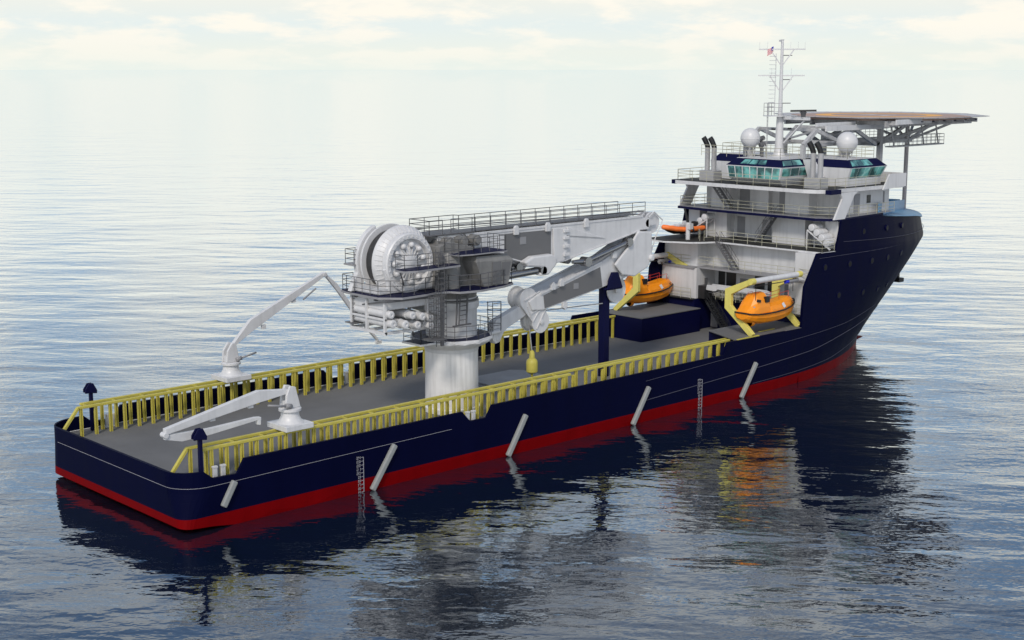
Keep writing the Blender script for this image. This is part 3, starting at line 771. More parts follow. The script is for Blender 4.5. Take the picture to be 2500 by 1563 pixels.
for i in range(8):
    j = (i+1) % 8
    for k in range(6):
        u = (k+.5)/6; p = Vector((*a_[i], hz-.1)).lerp(Vector((*a_[j], hz-.1)), u); q = Vector((*b_[i], hz+.03)).lerp(Vector((*b_[j], hz+.03)), u)
        mb = MB(); mb.bar(p, q, .06, .08); mb.build('net_arm', STEEL, heli)
# under-deck girders
mb = MB()
for y in (-6.4, -3, 3, 6.4): mb.box((hx-8.6, y-.12, hz-.95), (hx+8.8, y+.12, hz-.304))
for x in rng(hx-8, hx+8, 6): mb.box((x-.1, -7.6, hz-.75), (x+.1, 7.6, hz-.306))
mb.build('deck_girder', LATT, heli)
mb = MB(); mb.box((85.2, -8.3, hz-.62), (92.0, -8.15, hz-.1)); mb.box((79.0, -4.0, hz-1.25), (90.5, -3.8, hz-.72)); mb.box((78.0, -3.5, hz-.75), (85.0, -3.3, hz-.4)); mb.build('fascia_beam', WHITE, heli)
for s in (-1, 1):
    y = 3.6*s
    top = [(77.8, hz-1.1), (84.5, hz-1.1), (89.6, hz-.7), (95, hz-.9), (101.5, hz-.9)]
    bot = [(75.6, 22.4), (82.4, 22.4), (88.8, 22.0)]
    mb = MB()
    T = lambda p: Vector((p[0], y, p[1]))
    mb.bar(T(bot[0]), T(top[0]), .38, .38); mb.bar(T(bot[0]), (75.6, y, 21.0), .42, .42)
    mb.bar(T(top[0]), T(bot[1]), .32, .36); mb.bar(T(bot[1]), T(top[1]), .34, .38); mb.bar(T(top[1]), T(bot[2]), .32, .36)
    mb.bar(T(bot[1]), (82.4, y, 21.0), .4, .4)
    mb.bar((89.6, y, 15.5), T(top[2]), .5, .5); mb.bar(T(bot[2]), T(top[3]), .28, .32); mb.bar(T(bot[2]), T(top[4]), .28, .34)
    mb.bar(T((92, 22.6)), (94.5, y, hz-.8), .14, .14); mb.bar(T((96, 23.0)), (94, y, hz-.8), .14, .14)
    mb.bar((75.8, y, 22.35), (100.6, y*.2, 22.0), .26, .34)
    mb.build('truss_frame', LATT, heli)
mb = MB()
for x, z in ((77.8, hz-1.1), (84.5, hz-1.1), (88.8, 22.0), (82.4, 22.4)): mb.bar((x, -3.6, z), (x, 3.6, z), .24, .3)
mb.bar((84.5, -3.6, hz-1.1), (88.8, 3.6, 22.1), .16, .2); mb.bar((84.5, 3.6, hz-1.1), (88.8, -3.6, 22.1), .16, .2)
mb.bar((77.8, -3.6, hz-1.1), (82.4, 3.6, 22.5), .16, .2)
mb.build('cross_brace', LATT, heli)
mb = MB()
mb.tube((100.85, 0, 14.0), (100.85, 0, 24.2), .24, 14)
mb.build('front_leg', paint('leg_brown_grey', (.42, .38, .37), .5, .2, 1., streak=.35), heli)  # brownish grey with vertical streaks
mb = MB()
for q in ((106.2, -.8, hz-.75), (96.5, -3.4, hz-.9), (96.5, 3.4, hz-.9), (104.0, -4.5, hz-.7), (104, 4.5, hz-.7)):
    mb.bar((100.85, 0, 21.9), q, .22, .28)
mb.build('leg_brace', LATT, heli)
mb = MB(); mb.box((89, -5.6, 21.75), (99.4, -4.6, 21.88)); 
for x in (90, 93, 96, 99): mb.bar((x, -5.1, 21.8), (x, -4.6, hz-.6), .12, .12)
gw = mb.build('inspection_walkway', LATT, heli)
mb = MB(); mb.box((92.5, 3.0, 22.1), (103.0, 4.0, 22.22)); g2_ = mb.build('inspection_walkway', LATT, heli); railing('railing', g2_, [[(92.5, 3.0, 22.22), (103, 3.0, 22.22)]], LATT, sp=.9, h=1.05)
railing('railing', gw, [[(89, -5.6, 21.88), (99.3, -5.6, 21.88), (99.3, -4.6, 21.88), (89, -4.6, 21.88)]], LATT, sp=.9, h=1.05)
mb = MB()
for i in range(6): mb.box((88.5+i*2.2, -9.25, hz-.42), (88.75+i*2.2, -9.1, hz-.31))
lp = mb.build('edge_lights', NAVY, heli)

# ------------------------------------------------------------------ cargo rails
def hpost(x, y, z0, z1):
    mb = MB(); w = .21; tfl = .05
    mb.box((x-w/2, y-w/2, z0), (x-w/2+tfl, y+w/2, z1)); mb.box((x+w/2-tfl, y-w/2, z0), (x+w/2, y+w/2, z1)); mb.box((x-w/2+tfl+.001, y-.03, z0), (x+w/2-tfl-.001, y+.03, z1))
    return mb
def cargo_rail(s, label):
    t = thing('cargo_rail', label, 'rail', (0, s*8.3, 3.0), 'yellow cargo rails along the deck edges')
    yo, yi = s*8.8, s*7.8; zt = 5.22
    runs_in = [(1.7, 60.2)]
    runs_out = [(2.0, 36.9), (38.9, 57.8)] if s < 0 else [(2.4, 60.6)]
    for y, runs in ((yi, runs_in), (yo, runs_out)):
        for k, (a, b) in enumerate(runs):
            dz = .14 if (k == 1) else 0
            mb = MB(); mb.bar((a, y, zt+dz), (b, y, zt+dz), .26, .2)
            mb.build('top_rail', YEL, t, bevel=.03)
    mb = MB(); mb.bar((1.75, yi, zt+.02), (.55, yi, 3.75), .26, .2); mb.build('end_brace', YEL, t, bevel=.02)
    first = hpost(1.95, yi, 3.0, zt-.1).build('post', YEL, t)
    n_in = 49; sp = (59.9-1.95)/n_in
    for i in range(1, n_in+1): copy_part(first, sp*i, 0, 0)
    x = 2.5
    while x < 60:
        if s > 0 or x < 36.9 or 39.1 < x < 57.8:
            if not (abs(x-2.5) < .01 and s > 0): copy_part(first, x-1.95+.45, yo-yi, 0)
        x += sp
    # ties between the two top rails
    tie = MB(); tie.box((2.5, min(yi, yo)+.13, zt-.06), (2.62, max(yi, yo)-.13, zt+.03)); tie = tie.build('cross_tie', YEL, t)
    i = 1
    while 2.5+i*sp*2 < (36.5 if s < 0 else 59): copy_part(tie, i*sp*2, 0, 0); i += 1
cargo_rail(-1, 'double yellow post-and-rail cargo barrier along the near starboard deck edge')
cargo_rail(1, 'double yellow post-and-rail cargo barrier along the far port deck edge')
mb = MB(); mb.bar((57.8, -9.75, 5.5), (61.0, -9.75, 5.52), .18, .1); o = mb.build('edge_rail', YEL, ship)

# navy corner posts with hooked heads
def deck_post(x, y, h, label):
    t = thing('mooring_post', label, 'post', (x, y, 3.0), 'navy posts at the stern corners')
    mb = MB(); mb.box((x-.13, y-.13, 3.0), (x+.13, y+.13, 3.0+h)); mb.build('post', NAVY, t, bevel=.03)
    mb = MB()
    z = 3.0+h
    mb.prism([(x-.52, z-.05), (x+.42, z-.2), (x+.45, z+.05), (x+.15, z+.62), (x-.2, z+.62), (x-.52, z+.18)], 'y', y-.22, y-.09)
    mb.prism([(x-.52, z-.05), (x+.42, z-.2), (x+.45, z+.05), (x+.15, z+.62), (x-.2, z+.62), (x-.52, z+.18)], 'y', y+.09, y+.22)
    mb.box((x-.45, y-.089, z-.14), (x+.38, y+.089, z+.08))
    mb.build('forked_head', NAVY, t, bevel=.03)
deck_post(1.9, -9.2, 3.2, 'navy post with forked head at the near starboard stern corner')
deck_post(3.4, 9.0, 3.05, 'navy post with forked head at the far port stern corner')
# big boom crutch
t = thing('boom_crutch', 'tall navy column with forked cradle holding up the crane jib', 'boom rest', (45.85, -4.15, 3.0))
mb = MB(); mb.box((45.5, -4.5, 3.0), (46.2, -3.8, 11.3)); mb.build('column', NAVY, t, bevel=.04)
mb = MB(); mb.box((44.75, -5.6, 11.0), (46.6, -3.0, 11.2))
for y in (-5.65, -3.25): mb.prism([(44.8, 11.1), (46.65, 11.1), (46.05, 12.5), (45.35, 12.55), (44.95, 11.9)], 'y', y, y+.25)
mb.build('cradle', NAVY, t, bevel=.04)

# ------------------------------------------------------------------ small deck cranes
def beam_profile(mb, spine, y, w):
    """spine: (x,z,half depth)"""
    up = [(x, z+d) for x, z, d in spine]; dn = [(x, z-d) for x, z, d in reversed(spine)]
    mb.prism(up+dn, 'y', y-w/2, y+w/2)
def deck_crane(cx, cy, pose, label):
    t = thing('deck_crane', label, 'crane', (cx, cy, 5.32), 'small white knuckle cranes on the cargo rails')
    mb = MB(); mb.box((cx-1.15, cy-1.2, 5.34), (cx+1.15, cy+1.2, 5.72)); mb.build('base_plate', CRANEW, t, bevel=.03)
    mb = MB(); mb.lathe((cx, cy, 0), [(1.0, 5.72), (.82, 5.85), (.66, 6.15), (.62, 6.5), (.8, 6.56), (.8, 6.72), (.62, 6.78)], 24); mb.build('pedestal', CRANEW, t)
    s = -1 if pose == 'stowed' else 1
    mb = MB()
    mb.prism([(cx-.62, 6.78), (cx+.62, 6.78), (cx+.55*(1 if s > 0 else 1), 7.1), (cx+(.3 if s > 0 else .25), 8.25), (cx-(.05 if s > 0 else .2), 8.35), (cx-.5, 7.7)], 'y', cy-.42, cy-.2)
    mb.prism([(cx-.62, 6.78), (cx+.62, 6.78), (cx+.55, 7.1), (cx+(.3 if s > 0 else .25), 8.25), (cx-(.05 if s > 0 else .2), 8.35), (cx-.5, 7.7)], 'y', cy+.2, cy+.42)
    mb.box((cx-.5, cy-.199, 6.78), (cx+.5, cy+.199, 7.3))
    mb.build('turret', CRANEW, t, bevel=.04)
    mb = MB(); mb.tube((cx+.5*s, cy-.5, 7.0), (cx+2.1*s, cy-.5, 7.3), .08, 8); mb.tube((cx+.2*s, cy-.5, 6.95), (cx+.7*s, cy-.5, 7.05), .17, 8); mb.build('slewing_motor', GREYM, t)
    mb = MB(); jb = MB()
    if pose == 'raised':
        beam_profile(mb, [(cx+.1, 8.0, .12), (cx+1.9, 9.45, .52), (cx+9.2, 12.95, .19)], cy, .38)
        for (x, z) in ((cx+3.2, 9.2), (cx+6.2, 11.05)): mb.box((x-.2, cy-.1, z-.15), (x+.2, cy+.1, z+.2))
        bm_ = mb.build('main_boom', CRANEW, t, bevel=.03)
        beam_profile(jb, [(cx+9.5, 12.85, .12), (cx+10.6, 11.75, .3), (cx+12.4, 9.4, .28), (cx+14.9, 6.6, .13)], cy, .32)
        jb.tube((cx+9.35, cy-.25, 12.95), (cx+9.35, cy+.25, 12.95), .2, 10)
        jb.box((cx+14.7, cy-.12, 6.25), (cx+15.3, cy+.12, 6.55))
        jb.build('jib', CRANEW, t, bevel=.03)
        r = MB(); r.tube((cx+7.0, cy-.28, 11.1), (cx+8.3, cy-.28, 11.9), .07, 6); r.build('hydraulic_ram', GREYM, t)
    else:
        beam_profile(mb, [(cx-.1, 7.95, .14), (cx-2.6, 7.95, .42), (cx-9.8, 6.72, .2)], cy, .4)
        for (x, z) in ((cx-3.2, 7.35), (cx-6.2, 6.95)): mb.box((x-.2, cy-.1, z-.12), (x+.2, cy+.1, z+.15))
        mb.build('main_boom', CRANEW, t, bevel=.03)
        jb.prism([(cx-9.75, 6.5), (cx-9.85, 6.2), (cx-8.6, 5.88), (cx-6.5, 5.95), (cx-2.75, 6.32), (cx-2.75, 6.0), (cx-2.5, 5.95), (cx-2.45, 6.5), (cx-2.9, 6.55), (cx-6.5, 6.4)], 'y', cy-.16, cy+.16)
        jb.tube((cx-9.8, cy-.28, 6.5), (cx-9.8, cy+.28, 6.5), .2, 10)
        jb.build('jib', CRANEW, t, bevel=.03)
deck_crane(15.25, 8.3, 'raised', 'small white knuckle crane on the far rail with its boom raised')
deck_crane(9.75, -8.1, 'stowed', 'small white knuckle crane on the near rail with its boom folded low over the stern')

# ------------------------------------------------------------------ main offshore crane
CX, CY = 27.9, -4.3
cr = thing('offshore_crane', 'large white offshore crane with huge winch drum and folded knuckle boom amidships', 'crane', (CX, CY, 3.0))
mb = MB(); mb.lathe((CX, CY, 0), [(2.3, 3.0), (2.3, 3.35), (2.16, 3.4), (2.13, 7.7), (2.13, 8.0)], 48); mb.build('pedestal', PEDW, cr)
mb = MB()
n = 16
rings = []
for z, r, wv in ((7.9, 2.15, 0), (8.2, 2.2, .0), (8.5, 2.7, .35), (8.78, 3.25, .12), (8.85, 3.3, 0), (8.95, 3.3, 0)):
    rings.append([(CX+(r+wv*.5*math.cos(n*2*PI*i/96))*math.cos(2*PI*i/96), CY+(r+wv*.5*math.cos(n*2*PI*i/96))*math.sin(2*PI*i/96), z) for i in range(96)])
mb.loft(rings); mb.build('flared_collar', CRANEW, cr)
def octo(r, n=10, off=PI/10): return [(CX+r*math.cos(2*PI*i/n+off), CY+r*math.sin(2*PI*i/n+off)) for i in range(n)]
mb = MB(); mb.prism(octo(3.35), 'z', 8.954, 9.1); mb.box((23.4, -5.9, 8.9), (25.6, -3.6, 9.05))
lpf = mb.build('lower_platform', CRANEW, cr)
mb = MB(); mb.prism(octo(3.2), 'z', 9.102, 9.125); mb.box((23.5, -5.8, 9.052), (24.9, -3.7, 9.07)); mb.build('platform_deck', NAVY, lpf)
mb = MB(); mb.tube((30.6, -4.9, 8.75), (32.6, -5.0, 8.9), .22, 12); mb.build('lower_strut', CRANEW, cr)
o8 = octo(3.25); railing('railing', lpf, [[(x, y, 9.1) for x, y in o8 + o8[:1]], [(25.4, -5.8, 9.05), (23.5, -5.8, 9.05), (23.5, -3.7, 9.05), (25.2, -3.7, 9.05)]], STEEL, sp=1.3, h=1.15)
# ladder cage on the forward side
mb = MB(); ladder(mb, (31.1, -5.4, 9.1), (31.1, -5.4, 11.5), .6, (0, 1, 0), .035, .32)
for z in (9.6, 10.2, 10.8, 11.4): mb.path([(31.1, -5.8, z), (31.8, -5.9, z), (32.3, -5.4, z), (31.9, -4.9, z), (31.1, -5.0, z)], .03, 5)
mb.path([(31.8, -5.9, 9.1), (31.8, -5.9, 11.4)], .03, 5); mb.path([(32.3, -5.4, 9.1), (32.3, -5.4, 11.3)], .03, 5)
mb.build('ladder_cage', STEEL, cr)
mb = MB(); mb.lathe((CX, CY, 0), [(2.05, 9.1), (2.05, 11.2), (2.12, 11.3), (2.22, 11.45), (2.22, 11.95), (2.05, 12.0), (2.05, 12.25)], 48); sc_ = mb.build('slewing_column', CRANEW, cr)
mb = MB(); mb.lathe((CX, CY, 0), [(2.1, 12.02), (2.16, 12.04), (2.16, 12.12), (2.1, 12.14)], 48); mb.build('seal_ring', STEEL, sc_)
mb = MB(); mb.lathe((CX, CY, 0), [(2.0, 12.2), (2.15, 12.9), (2.5, 13.2)], 48); mb.build('upper_column', HOUSEG, cr)
mb = MB()
for dx in (0, 1.05):
    mb.tube((26.5+dx, -6.7, 12.9), (26.3+dx, -6.75, 10.35), .07, 6); mb.tube((26.75+dx*.7, -6.75, 12.9), (26.55+dx*.7, -6.8, 10.35), .05, 6)
ladder(mb, (27.2, -6.72, 12.9), (26.95, -6.77, 10.35), .8, (1, 0, 0), .05, .34); mb.bar((26.0, -6.75, 10.3), (27.8, -6.75, 10.3), .2, .1)
mb.build('access_ladder', STEEL, cr)
# machinery platform
PP = [(19.4, -1.2), (19.1, -2.2), (19.1, -6.2), (20.4, -7.5), (22.8, -7.4), (24.0, -7.1), (25.0, -7.5), (25.4, -8.3), (27.2, -8.7), (30.0, -8.3), (31.6, -7.6), (31.4, -7.0), (30.2, -6.9), (30.2, -1.6), (26, -1.2)]
mb = MB(); mb.prism(PP, 'z', 13.1, 13.26); mp_ = mb.build('machinery_platform', GREYM, cr)
mb = MB(); mb.prism([(lerp(24.5, x, .993), lerp(-4.5, y, .985)) for x, y in PP], 'z', 13.262, 13.32); mb.build('platform_deck', NAVY, mp_)
railing('railing', mp_, [[(x, y, 13.3) for x, y in ((20.5, -1.3), (19.5, -1.3), (19.2, -2.2), (19.2, -6.1), (20.5, -7.4), (22.8, -7.3), (24.0, -7.0), (25.0, -7.4), (25.4, -8.2), (27.2, -8.6), (30.0, -8.2), (31.5, -7.5), (31.3, -7.0))]], STEEL, sp=1.1, h=1.2, r=.028)
mb = MB()
for x in (19.3, 20.6, 22.8): mb.bar((x, -6.9, 13.0), (x+.4, -3.2, 12.3), .12, .12)
for y in (-6.9, -5.5, -3.0): mb.bar((19.3, y, 13.0), (24.5, y, 12.9), .18, .2)
mb.build('platform_bracket', STEEL, cr)
mb = MB(); mb.box((19.6, -6.4, 12.2), (24.6, -2.2, 13.1)); mb.prism([(24.2, 12.9), (24.2, 11.6), (25.9, 11.0), (25.9, 12.9)], 'y', -5.4, -3.2); mb.build('under_housing', CRANEW, cr, bevel=.08)
# transverse pipes and accumulator frame below the drum
pp_ = MB()
for x, z, r, y0, y1 in ((19.8, 11.95, .3, -2.2, -6.9), (21.6, 11.75, .3, -1.4, -7.2), (22.4, 11.6, .3, -1.4, -7.4), (19.9, 11.25, .33, -2.0, -7.0), (21.0, 11.1, .33, -2.0, -7.1), (22.1, 10.95, .3, -2.0, -7.2), (23.2, 11.4, .28, -2.0, -7.4), (23.2, 10.8, .28, -2.0, -7.4)):
    pp_.tube((x, y0, z), (x, y1, z), r, 16); pp_.lathe((x, 0, z), [(r*.98, y1), (r*.86, y1-.06), (r*.4, y1-.08), (r*.3, y1-.02)], 16, axis='y'); pp_.lathe((x, 0, z), [(r+.05, y1+.6), (r+.05, y1+.68)], 16, axis='y')
pp_.build('pipe_bank', CRANEW, cr)
mb = MB()
for y in (-6.5, -4.3, -2.4):
    for x in (19.5, 23.6): mb.bar((x, y, 12.9), (x, y, 10.5), .2, .2)
    mb.bar((19.5, y, 10.5), (23.6, y, 10.5), .2, .2)
for x in (19.5, 23.6): mb.bar((x, -6.6, 10.5), (x, -2.3, 10.5), .22, .22); mb.bar((x, -6.6, 11.55), (x, -2.3, 11.55), .14, .14)
mb.build('pipe_frame', CRANEW, cr)
# hanging ladder cages aft
for (x, y, z0, z1) in ((19.9, -2.1, 10.9, 13.2), (23.1, -7.6, 9.9, 13.2)):
    mb = MB(); ladder(mb, (x, y, z0), (x, y, z1), .5, (1, 0, 0), .03, .3)
    for k in range(6):
        z = lerp(z0+.4, z1-.1, k/5); mb.path([(x-.25, y, z), (x-.45, y-.5, z), (x+.0, y-.8, z), (x+.45, y-.5, z), (x+.25, y, z)], .025, 5)
    for dx, dy in ((-.45, -.5), (0, -.8), (.45, -.5)): mb.tube((x+dx, y+dy, z0), (x+dx, y+dy, z1), .025, 5)
    mb.box((x-.7, y-1.0, z0-.08), (x+.7, y+.2, z0-.01))
    mb.build('ladder_cage', STEEL, cr)
# second long cage beside house from low to upper decks
mb = MB(); x, y = 23.9, -7.5
ladder(mb, (x, y, 9.1), (x, y, 16.6), .5, (1, 0, 0), .035, .3)
for k in range(16):
    z = 9.5 + k*.45; mb.path([(x-.25, y, z), (x-.4, y-.45, z), (x+.0, y-.7, z), (x+.4, y-.45, z), (x+.25, y, z)], .022, 5)
for dx, dy in ((-.4, -.45), (0, -.7), (.4, -.45)): mb.tube((x+dx, y+dy, 9.5), (x+dx, y+dy, 16.4), .022, 5)
mb.tube((x+.75, y+.5, 9.0), (x+.75, y+.5, 16.2), .16, 10)
mb.build('long_ladder_cage', STEEL, cr)
# winch drum
DX, DZ, DR = 22.55, 15.5, 2.82
yn, yf = -5.6, -2.6
mb = MB(); mb.lathe((DX, 0, DZ), [(2.35, -4.75), (2.35, -3.25)], 64, axis='y'); drum = mb.build('winch_drum', HDARK, cr)
def flange(ya, yb):
    mb = MB(); mb.lathe((DX, 0, DZ), [(2.3, ya), (DR-.04, ya), (DR, ya+(yb-ya)*.06), (DR-.02, ya+(yb-ya)*.3), (2.35, ya+(yb-ya)*.85), (2.15, yb), (1.0, yb)], 72, axis='y')
    return mb
mb = flange(-4.62, -5.55)
for i in range(44):
    a = 2*PI*i/44; c, s_ = math.cos(a), math.sin(a)
    mb.bar((DX+c*2.76, -4.92, DZ+s_*2.76), (DX+c*2.32, -5.45, DZ+s_*2.32), .045, .1, upv=(c, 0, s_))
mb.build('drum_flange', CRANEW, drum)
mb = flange(-3.38, -2.8); mb.build('drum_flange', CRANEW, drum)
HX, HZ = 22.4, 15.5
mb = MB(); mb.lathe((HX, 0, HZ), [(2.3, yn+.1), (2.3, yn-.34), (2.22, yn-.44), (1.9, yn-.44), (1.8, yn-.28), (1.8, yn+.05)], 64, axis='y')
hb_ = mb.build('gear_casing', CRANEW, cr)
for i in range(30):
    a = 2*PI*i/30; mb = MB(); mb.tube((HX+2.06*math.cos(a), yn-.42, HZ+2.06*math.sin(a)), (HX+2.06*math.cos(a), yn-.5, HZ+2.06*math.sin(a)), .065, 6); mb.build('bolt', CRANEW, hb_)
mb = MB(); mb.lathe((HX, 0, HZ), [(1.8, yn-.0), (1.8, yn-.08), (.95, yn-.16), (.55, yn-.42), (.0001, yn-.44)], 48, axis='y')
for i in range(11):
    a = 2*PI*i/11+.25
    for da in (-.13, .13):
        mb.bar((HX+.5*math.cos(a+da*.7), yn-.34, HZ+.5*math.sin(a+da*.7)), (HX+1.3*math.cos(a+da), yn-.16, HZ+1.3*math.sin(a+da)), .05, .2, upv=(0, 1, 0))
mb.build('hub', CRANEW, hb_)
for i in range(11):
    a = 2*PI*i/11+.25; mb = MB(); mb.ball((HX+1.42*math.cos(a), yn-.2, HZ+1.42*math.sin(a)), .25, 14, 8, sy=1.2); mb.build('drive_motor', CRANEW, hb_)
# drum cradle: side plates and base skirt
mb = MB()
arc = lambda r, a0, a1, n: [(DX+r*math.cos(a0+(a1-a0)*i/n), DZ+r*math.sin(a0+(a1-a0)*i/n)) for i in range(n+1)]
mb.prism([(19.0, 13.35)] + [(19.35, 14.2)] + arc(2.95, PI*1.08, PI*.62, 14) + arc(2.5, PI*.62, PI*1.12, 14) + [(20.3, 13.9), (20.9, 13.35)], 'y', -3.0, -2.55)
mb.prism([(20.4, 13.35), (20.3, 14.2), (19.95, 15.2), (20.4, 15.4), (20.9, 14.4), (22.4, 13.5), (24.4, 14.3), (25.2, 15.2), (25.2, 13.35)], 'y', yn-.3, yn+.02)
mb.box((19.5, -5.84, 13.33), (25.42, -2.52, 13.8))
mb.build('drum_cradle', CRANEW, cr, bevel=.06)
# machinery house, cabin
mb = MB(); mb.prism([(24.6, 13.32), (28.3, 13.32), (28.6, 14.0), (28.4, 16.3), (26.0, 16.9), (24.9, 16.6)], 'y', -6.45, -2.0)
ho = mb.build('machinery_house', HOUSEG, cr, bevel=.05)
mb = MB(); mb.lathe((25.9, -6.3, 0), [(.95, 13.32), (.95, 15.9), (.8, 16.1)], 24); mb.build('corner_turret', HOUSEG, ho)
mb = MB()
vs = [(28.1, -8.0, 13.32), (30.7, -8.0, 13.32), (30.7, -6.3, 13.32), (28.1, -6.3, 13.32), (27.2, -8.1, 15.35), (31.1, -8.1, 15.25), (31.1, -6.3, 15.25), (27.2, -6.3, 15.35), (27.4, -7.9, 15.75), (30.6, -7.9, 15.7), (30.6, -6.4, 15.7), (27.4, -6.4, 15.75)]
mb.add(vs, [(3,2,1,0),(0,1,5,4),(1,2,6,5),(2,3,7,6),(3,0,4,7),(4,5,9,8),(5,6,10,9),(6,7,11,10),(7,4,8,11),(8,9,10,11)])
cab = mb.build('operator_cabin', HOUSEG, cr, bevel=.03)
mb = MB(); mb.box((28.9, -8.14, 13.45), (29.8, -8.03, 15.2)); mb.build('cabin_door', PANEL, cab)
pane(cab, (30.72, -7.9, 13.8), (30.72, -6.5, 13.8), (31.05, -6.5, 15.1), (31.05, -7.9, 15.1), .03, 'cabin_window', SHUT)
pane(cab, (29.95, -8.02, 14.0), (30.65, -8.02, 14.0), (30.85, -8.08, 15.1), (29.95, -8.08, 15.1), .03, 'cabin_window', PANEL)
# mid platform in front of drum
MPp = [(20.2, -6.9), (20.2, -8.0), (21.2, -8.4), (25.6, -8.1), (25.6, -6.9)]
mb = MB(); mb.prism(MPp, 'z', 15.15, 15.3); mpo = mb.build('winch_platform', GREYM, cr)
mb = MB(); mb.prism([(lerp(23, x, .985), lerp(-7.5, y, .96)) for x, y in MPp], 'z', 15.302, 15.34); mb.build('platform_deck', NAVY, mpo)
railing('railing', mpo, [[(20.25, -6.9, 15.34), (20.25, -7.95, 15.34), (21.2, -8.35, 15.34), (25.5, -8.05, 15.34)]], STEEL, sp=1., h=1.15)
mb = MB(); mb.bar((20.6, -7.0, 15.15), (21.6, -6.2, 13.9), .08, .1); mb.bar((24.8, -7.0, 15.15), (24.6, -6.3, 13.9), .08, .1); mb.build('platform_bracket', STEEL, mpo)
# small platform port/aft of drum
mb = MB(); mb.box((19.4, -2.9, 15.25), (21.6, -1.6, 15.38)); po = mb.build('port_platform', GREYM, cr)
railing('railing', po, [[(21.4, -1.7, 15.38), (19.5, -1.7, 15.38), (19.5, -2.8, 15.38), (21, -2.8, 15.38)]], STEEL, sp=.9, h=1.1)
# upper platform
UP = [(25.3, -6.5), (25.6, -7.9), (26.9, -8.2), (30.4, -8.2), (30.4, -5.6), (25.3, -5.6)]
mb = MB(); mb.prism(UP, 'z', 15.92, 16.02); up_ = mb.build('upper_platform', GREYM, cr)
mb = MB(); mb.prism([(lerp(28, x, .985), lerp(-6.9, y, .97)) for x, y in UP], 'z', 16.022, 16.07); mb.build('platform_deck', NAVY, up_)
railing('railing', up_, [[(25.4, -5.8, 16.07), (25.4, -6.5, 16.07), (25.7, -7.8, 16.07), (26.9, -8.1, 16.07), (30.3, -8.1, 16.07), (30.3, -6, 16.07)]], STEEL, sp=.8, h=1.15)
# motors on top of the house
mb = MB()
for x, y in ((26.3, -5.8), (27.6, -5.9), (29.0, -5.9)):
    mb.tube((x, y+.9, 16.75), (x, y-.3, 16.75), .45, 16); mb.tube((x, y-.3, 16.75), (x, y-.5, 16.75), .3, 12)
mb.tube((25.4, -5.2, 16.7), (29.6, -5.2, 16.7), .34, 14)
mb.build('hydraulic_motors', HOUSEG, cr)
# boom
BY0, BY1 = CY-1.15, CY+1.15
top = [(24.9, 17.05), (49.3, 17.12)]
prof = [(25.4, 16.2), (25.6, 17.2), (49.0, 17.1), (50.2, 16.95), (50.2, 15.95), (49.0, 15.95), (38.6, 13.95), (35.4, 14.2), (32.2, 15.0), (28.2, 15.6)]
mb = MB(); mb.prism(prof, 'y', BY0, BY1); boom = mb.build('main_boom', CRANEW, cr, bevel=.05)
mb = MB(); mb.prism([(32.6, 15.0), (35.6, 14.3), (37.9, 14.1), (37.9, 16.85), (32.6, 16.9)], 'y', BY0-.02, BY0+.05); mb.build('side_panel', PANEL, boom)
mb = MB(); mb.box((34.3, BY0-.06, 15.9), (35.0, BY0-.021, 16.5)); mb.build('inspection_cover', GREYM, boom)
mb = MB(); mb.box((25.6, BY0-.06, 17.08), (49.3, BY0+.02, 17.26)); mb.box((25.6, BY1-.02, 17.08), (49.3, BY1+.06, 17.26)); mb.bar((33.0, BY0-.03, 14.92), (35.5, BY0-.03, 14.22), .12, .1); mb.bar((39, BY0-.03, 14.02), (48.9, BY0-.03, 15.93), .12, .1); mb.build('flange_strip', CRANEW, boom)
mb = MB(); mb.prism([(38.2, 14.0), (39.4, 14.1), (39.8, 15.4), (39.5, 16.9), (38.0, 16.95)], 'y', BY0-.16, BY0-.0); mb.prism([(39.6, 16.2), (44.5, 15.6), (39.8, 16.95)], 'y', BY0-.1, BY0)
for z in (14.5, 15.2, 15.9, 16.5): mb.box((39.2, BY0-.3, z), (39.85, BY0-.1, z+.28))
mb.build('stiffener', CRANEW, boom, bevel=.05)
for x in (33.8, 37.4, 42.0):
    mb = MB(); mb.prism([(x-.25, 16.75), (x+.25, 16.75), (x+.25, 17.3), (x+.12, 17.5), (x-.12, 17.5), (x-.25, 17.3)], 'y', BY0-.25, BY0-.03); mb.build('lifting_lug', CRANEW, boom, bevel=.03)
mb = MB(); mb.box((24.6, -5.6, 17.3), (29.2, -3.0, 17.4)); mb.box((29.2, CY-.9, 17.3), (49.2, CY+.9, 17.36)); wk = mb.build('boom_walkway', STEEL, boom)
railing('railing', wk, [[(24.7, -3.1, 17.4), (24.7, -5.5, 17.4), (26.0, -5.55, 17.4)], [(26.9, -5.5, 17.4), (29.1, -5.5, 17.4), (29.6, CY-1.0, 17.36), (49.8, CY-1.0, 17.3)], [(24.7, -3.1, 17.4), (29.2, -3.1, 17.4), (29.6, CY+1.0, 17.36), (48.4, CY+1.0, 17.3)]], STEEL, sp=1.75, h=1.1, r=.03)
mb = MB(); ladder(mb, (28.7, -6.1, 16.05), (27.9, -5.6, 17.4), .5, (1, .3, 0), .04, .25); mb.build('step_ladder', STEEL, cr)
mb = MB(); mb.tube((DX, CY+.2, DZ+2.35), (50.5, CY-.2, 17.45), .05, 6); mb.build('hoist_rope', STEEL, cr)
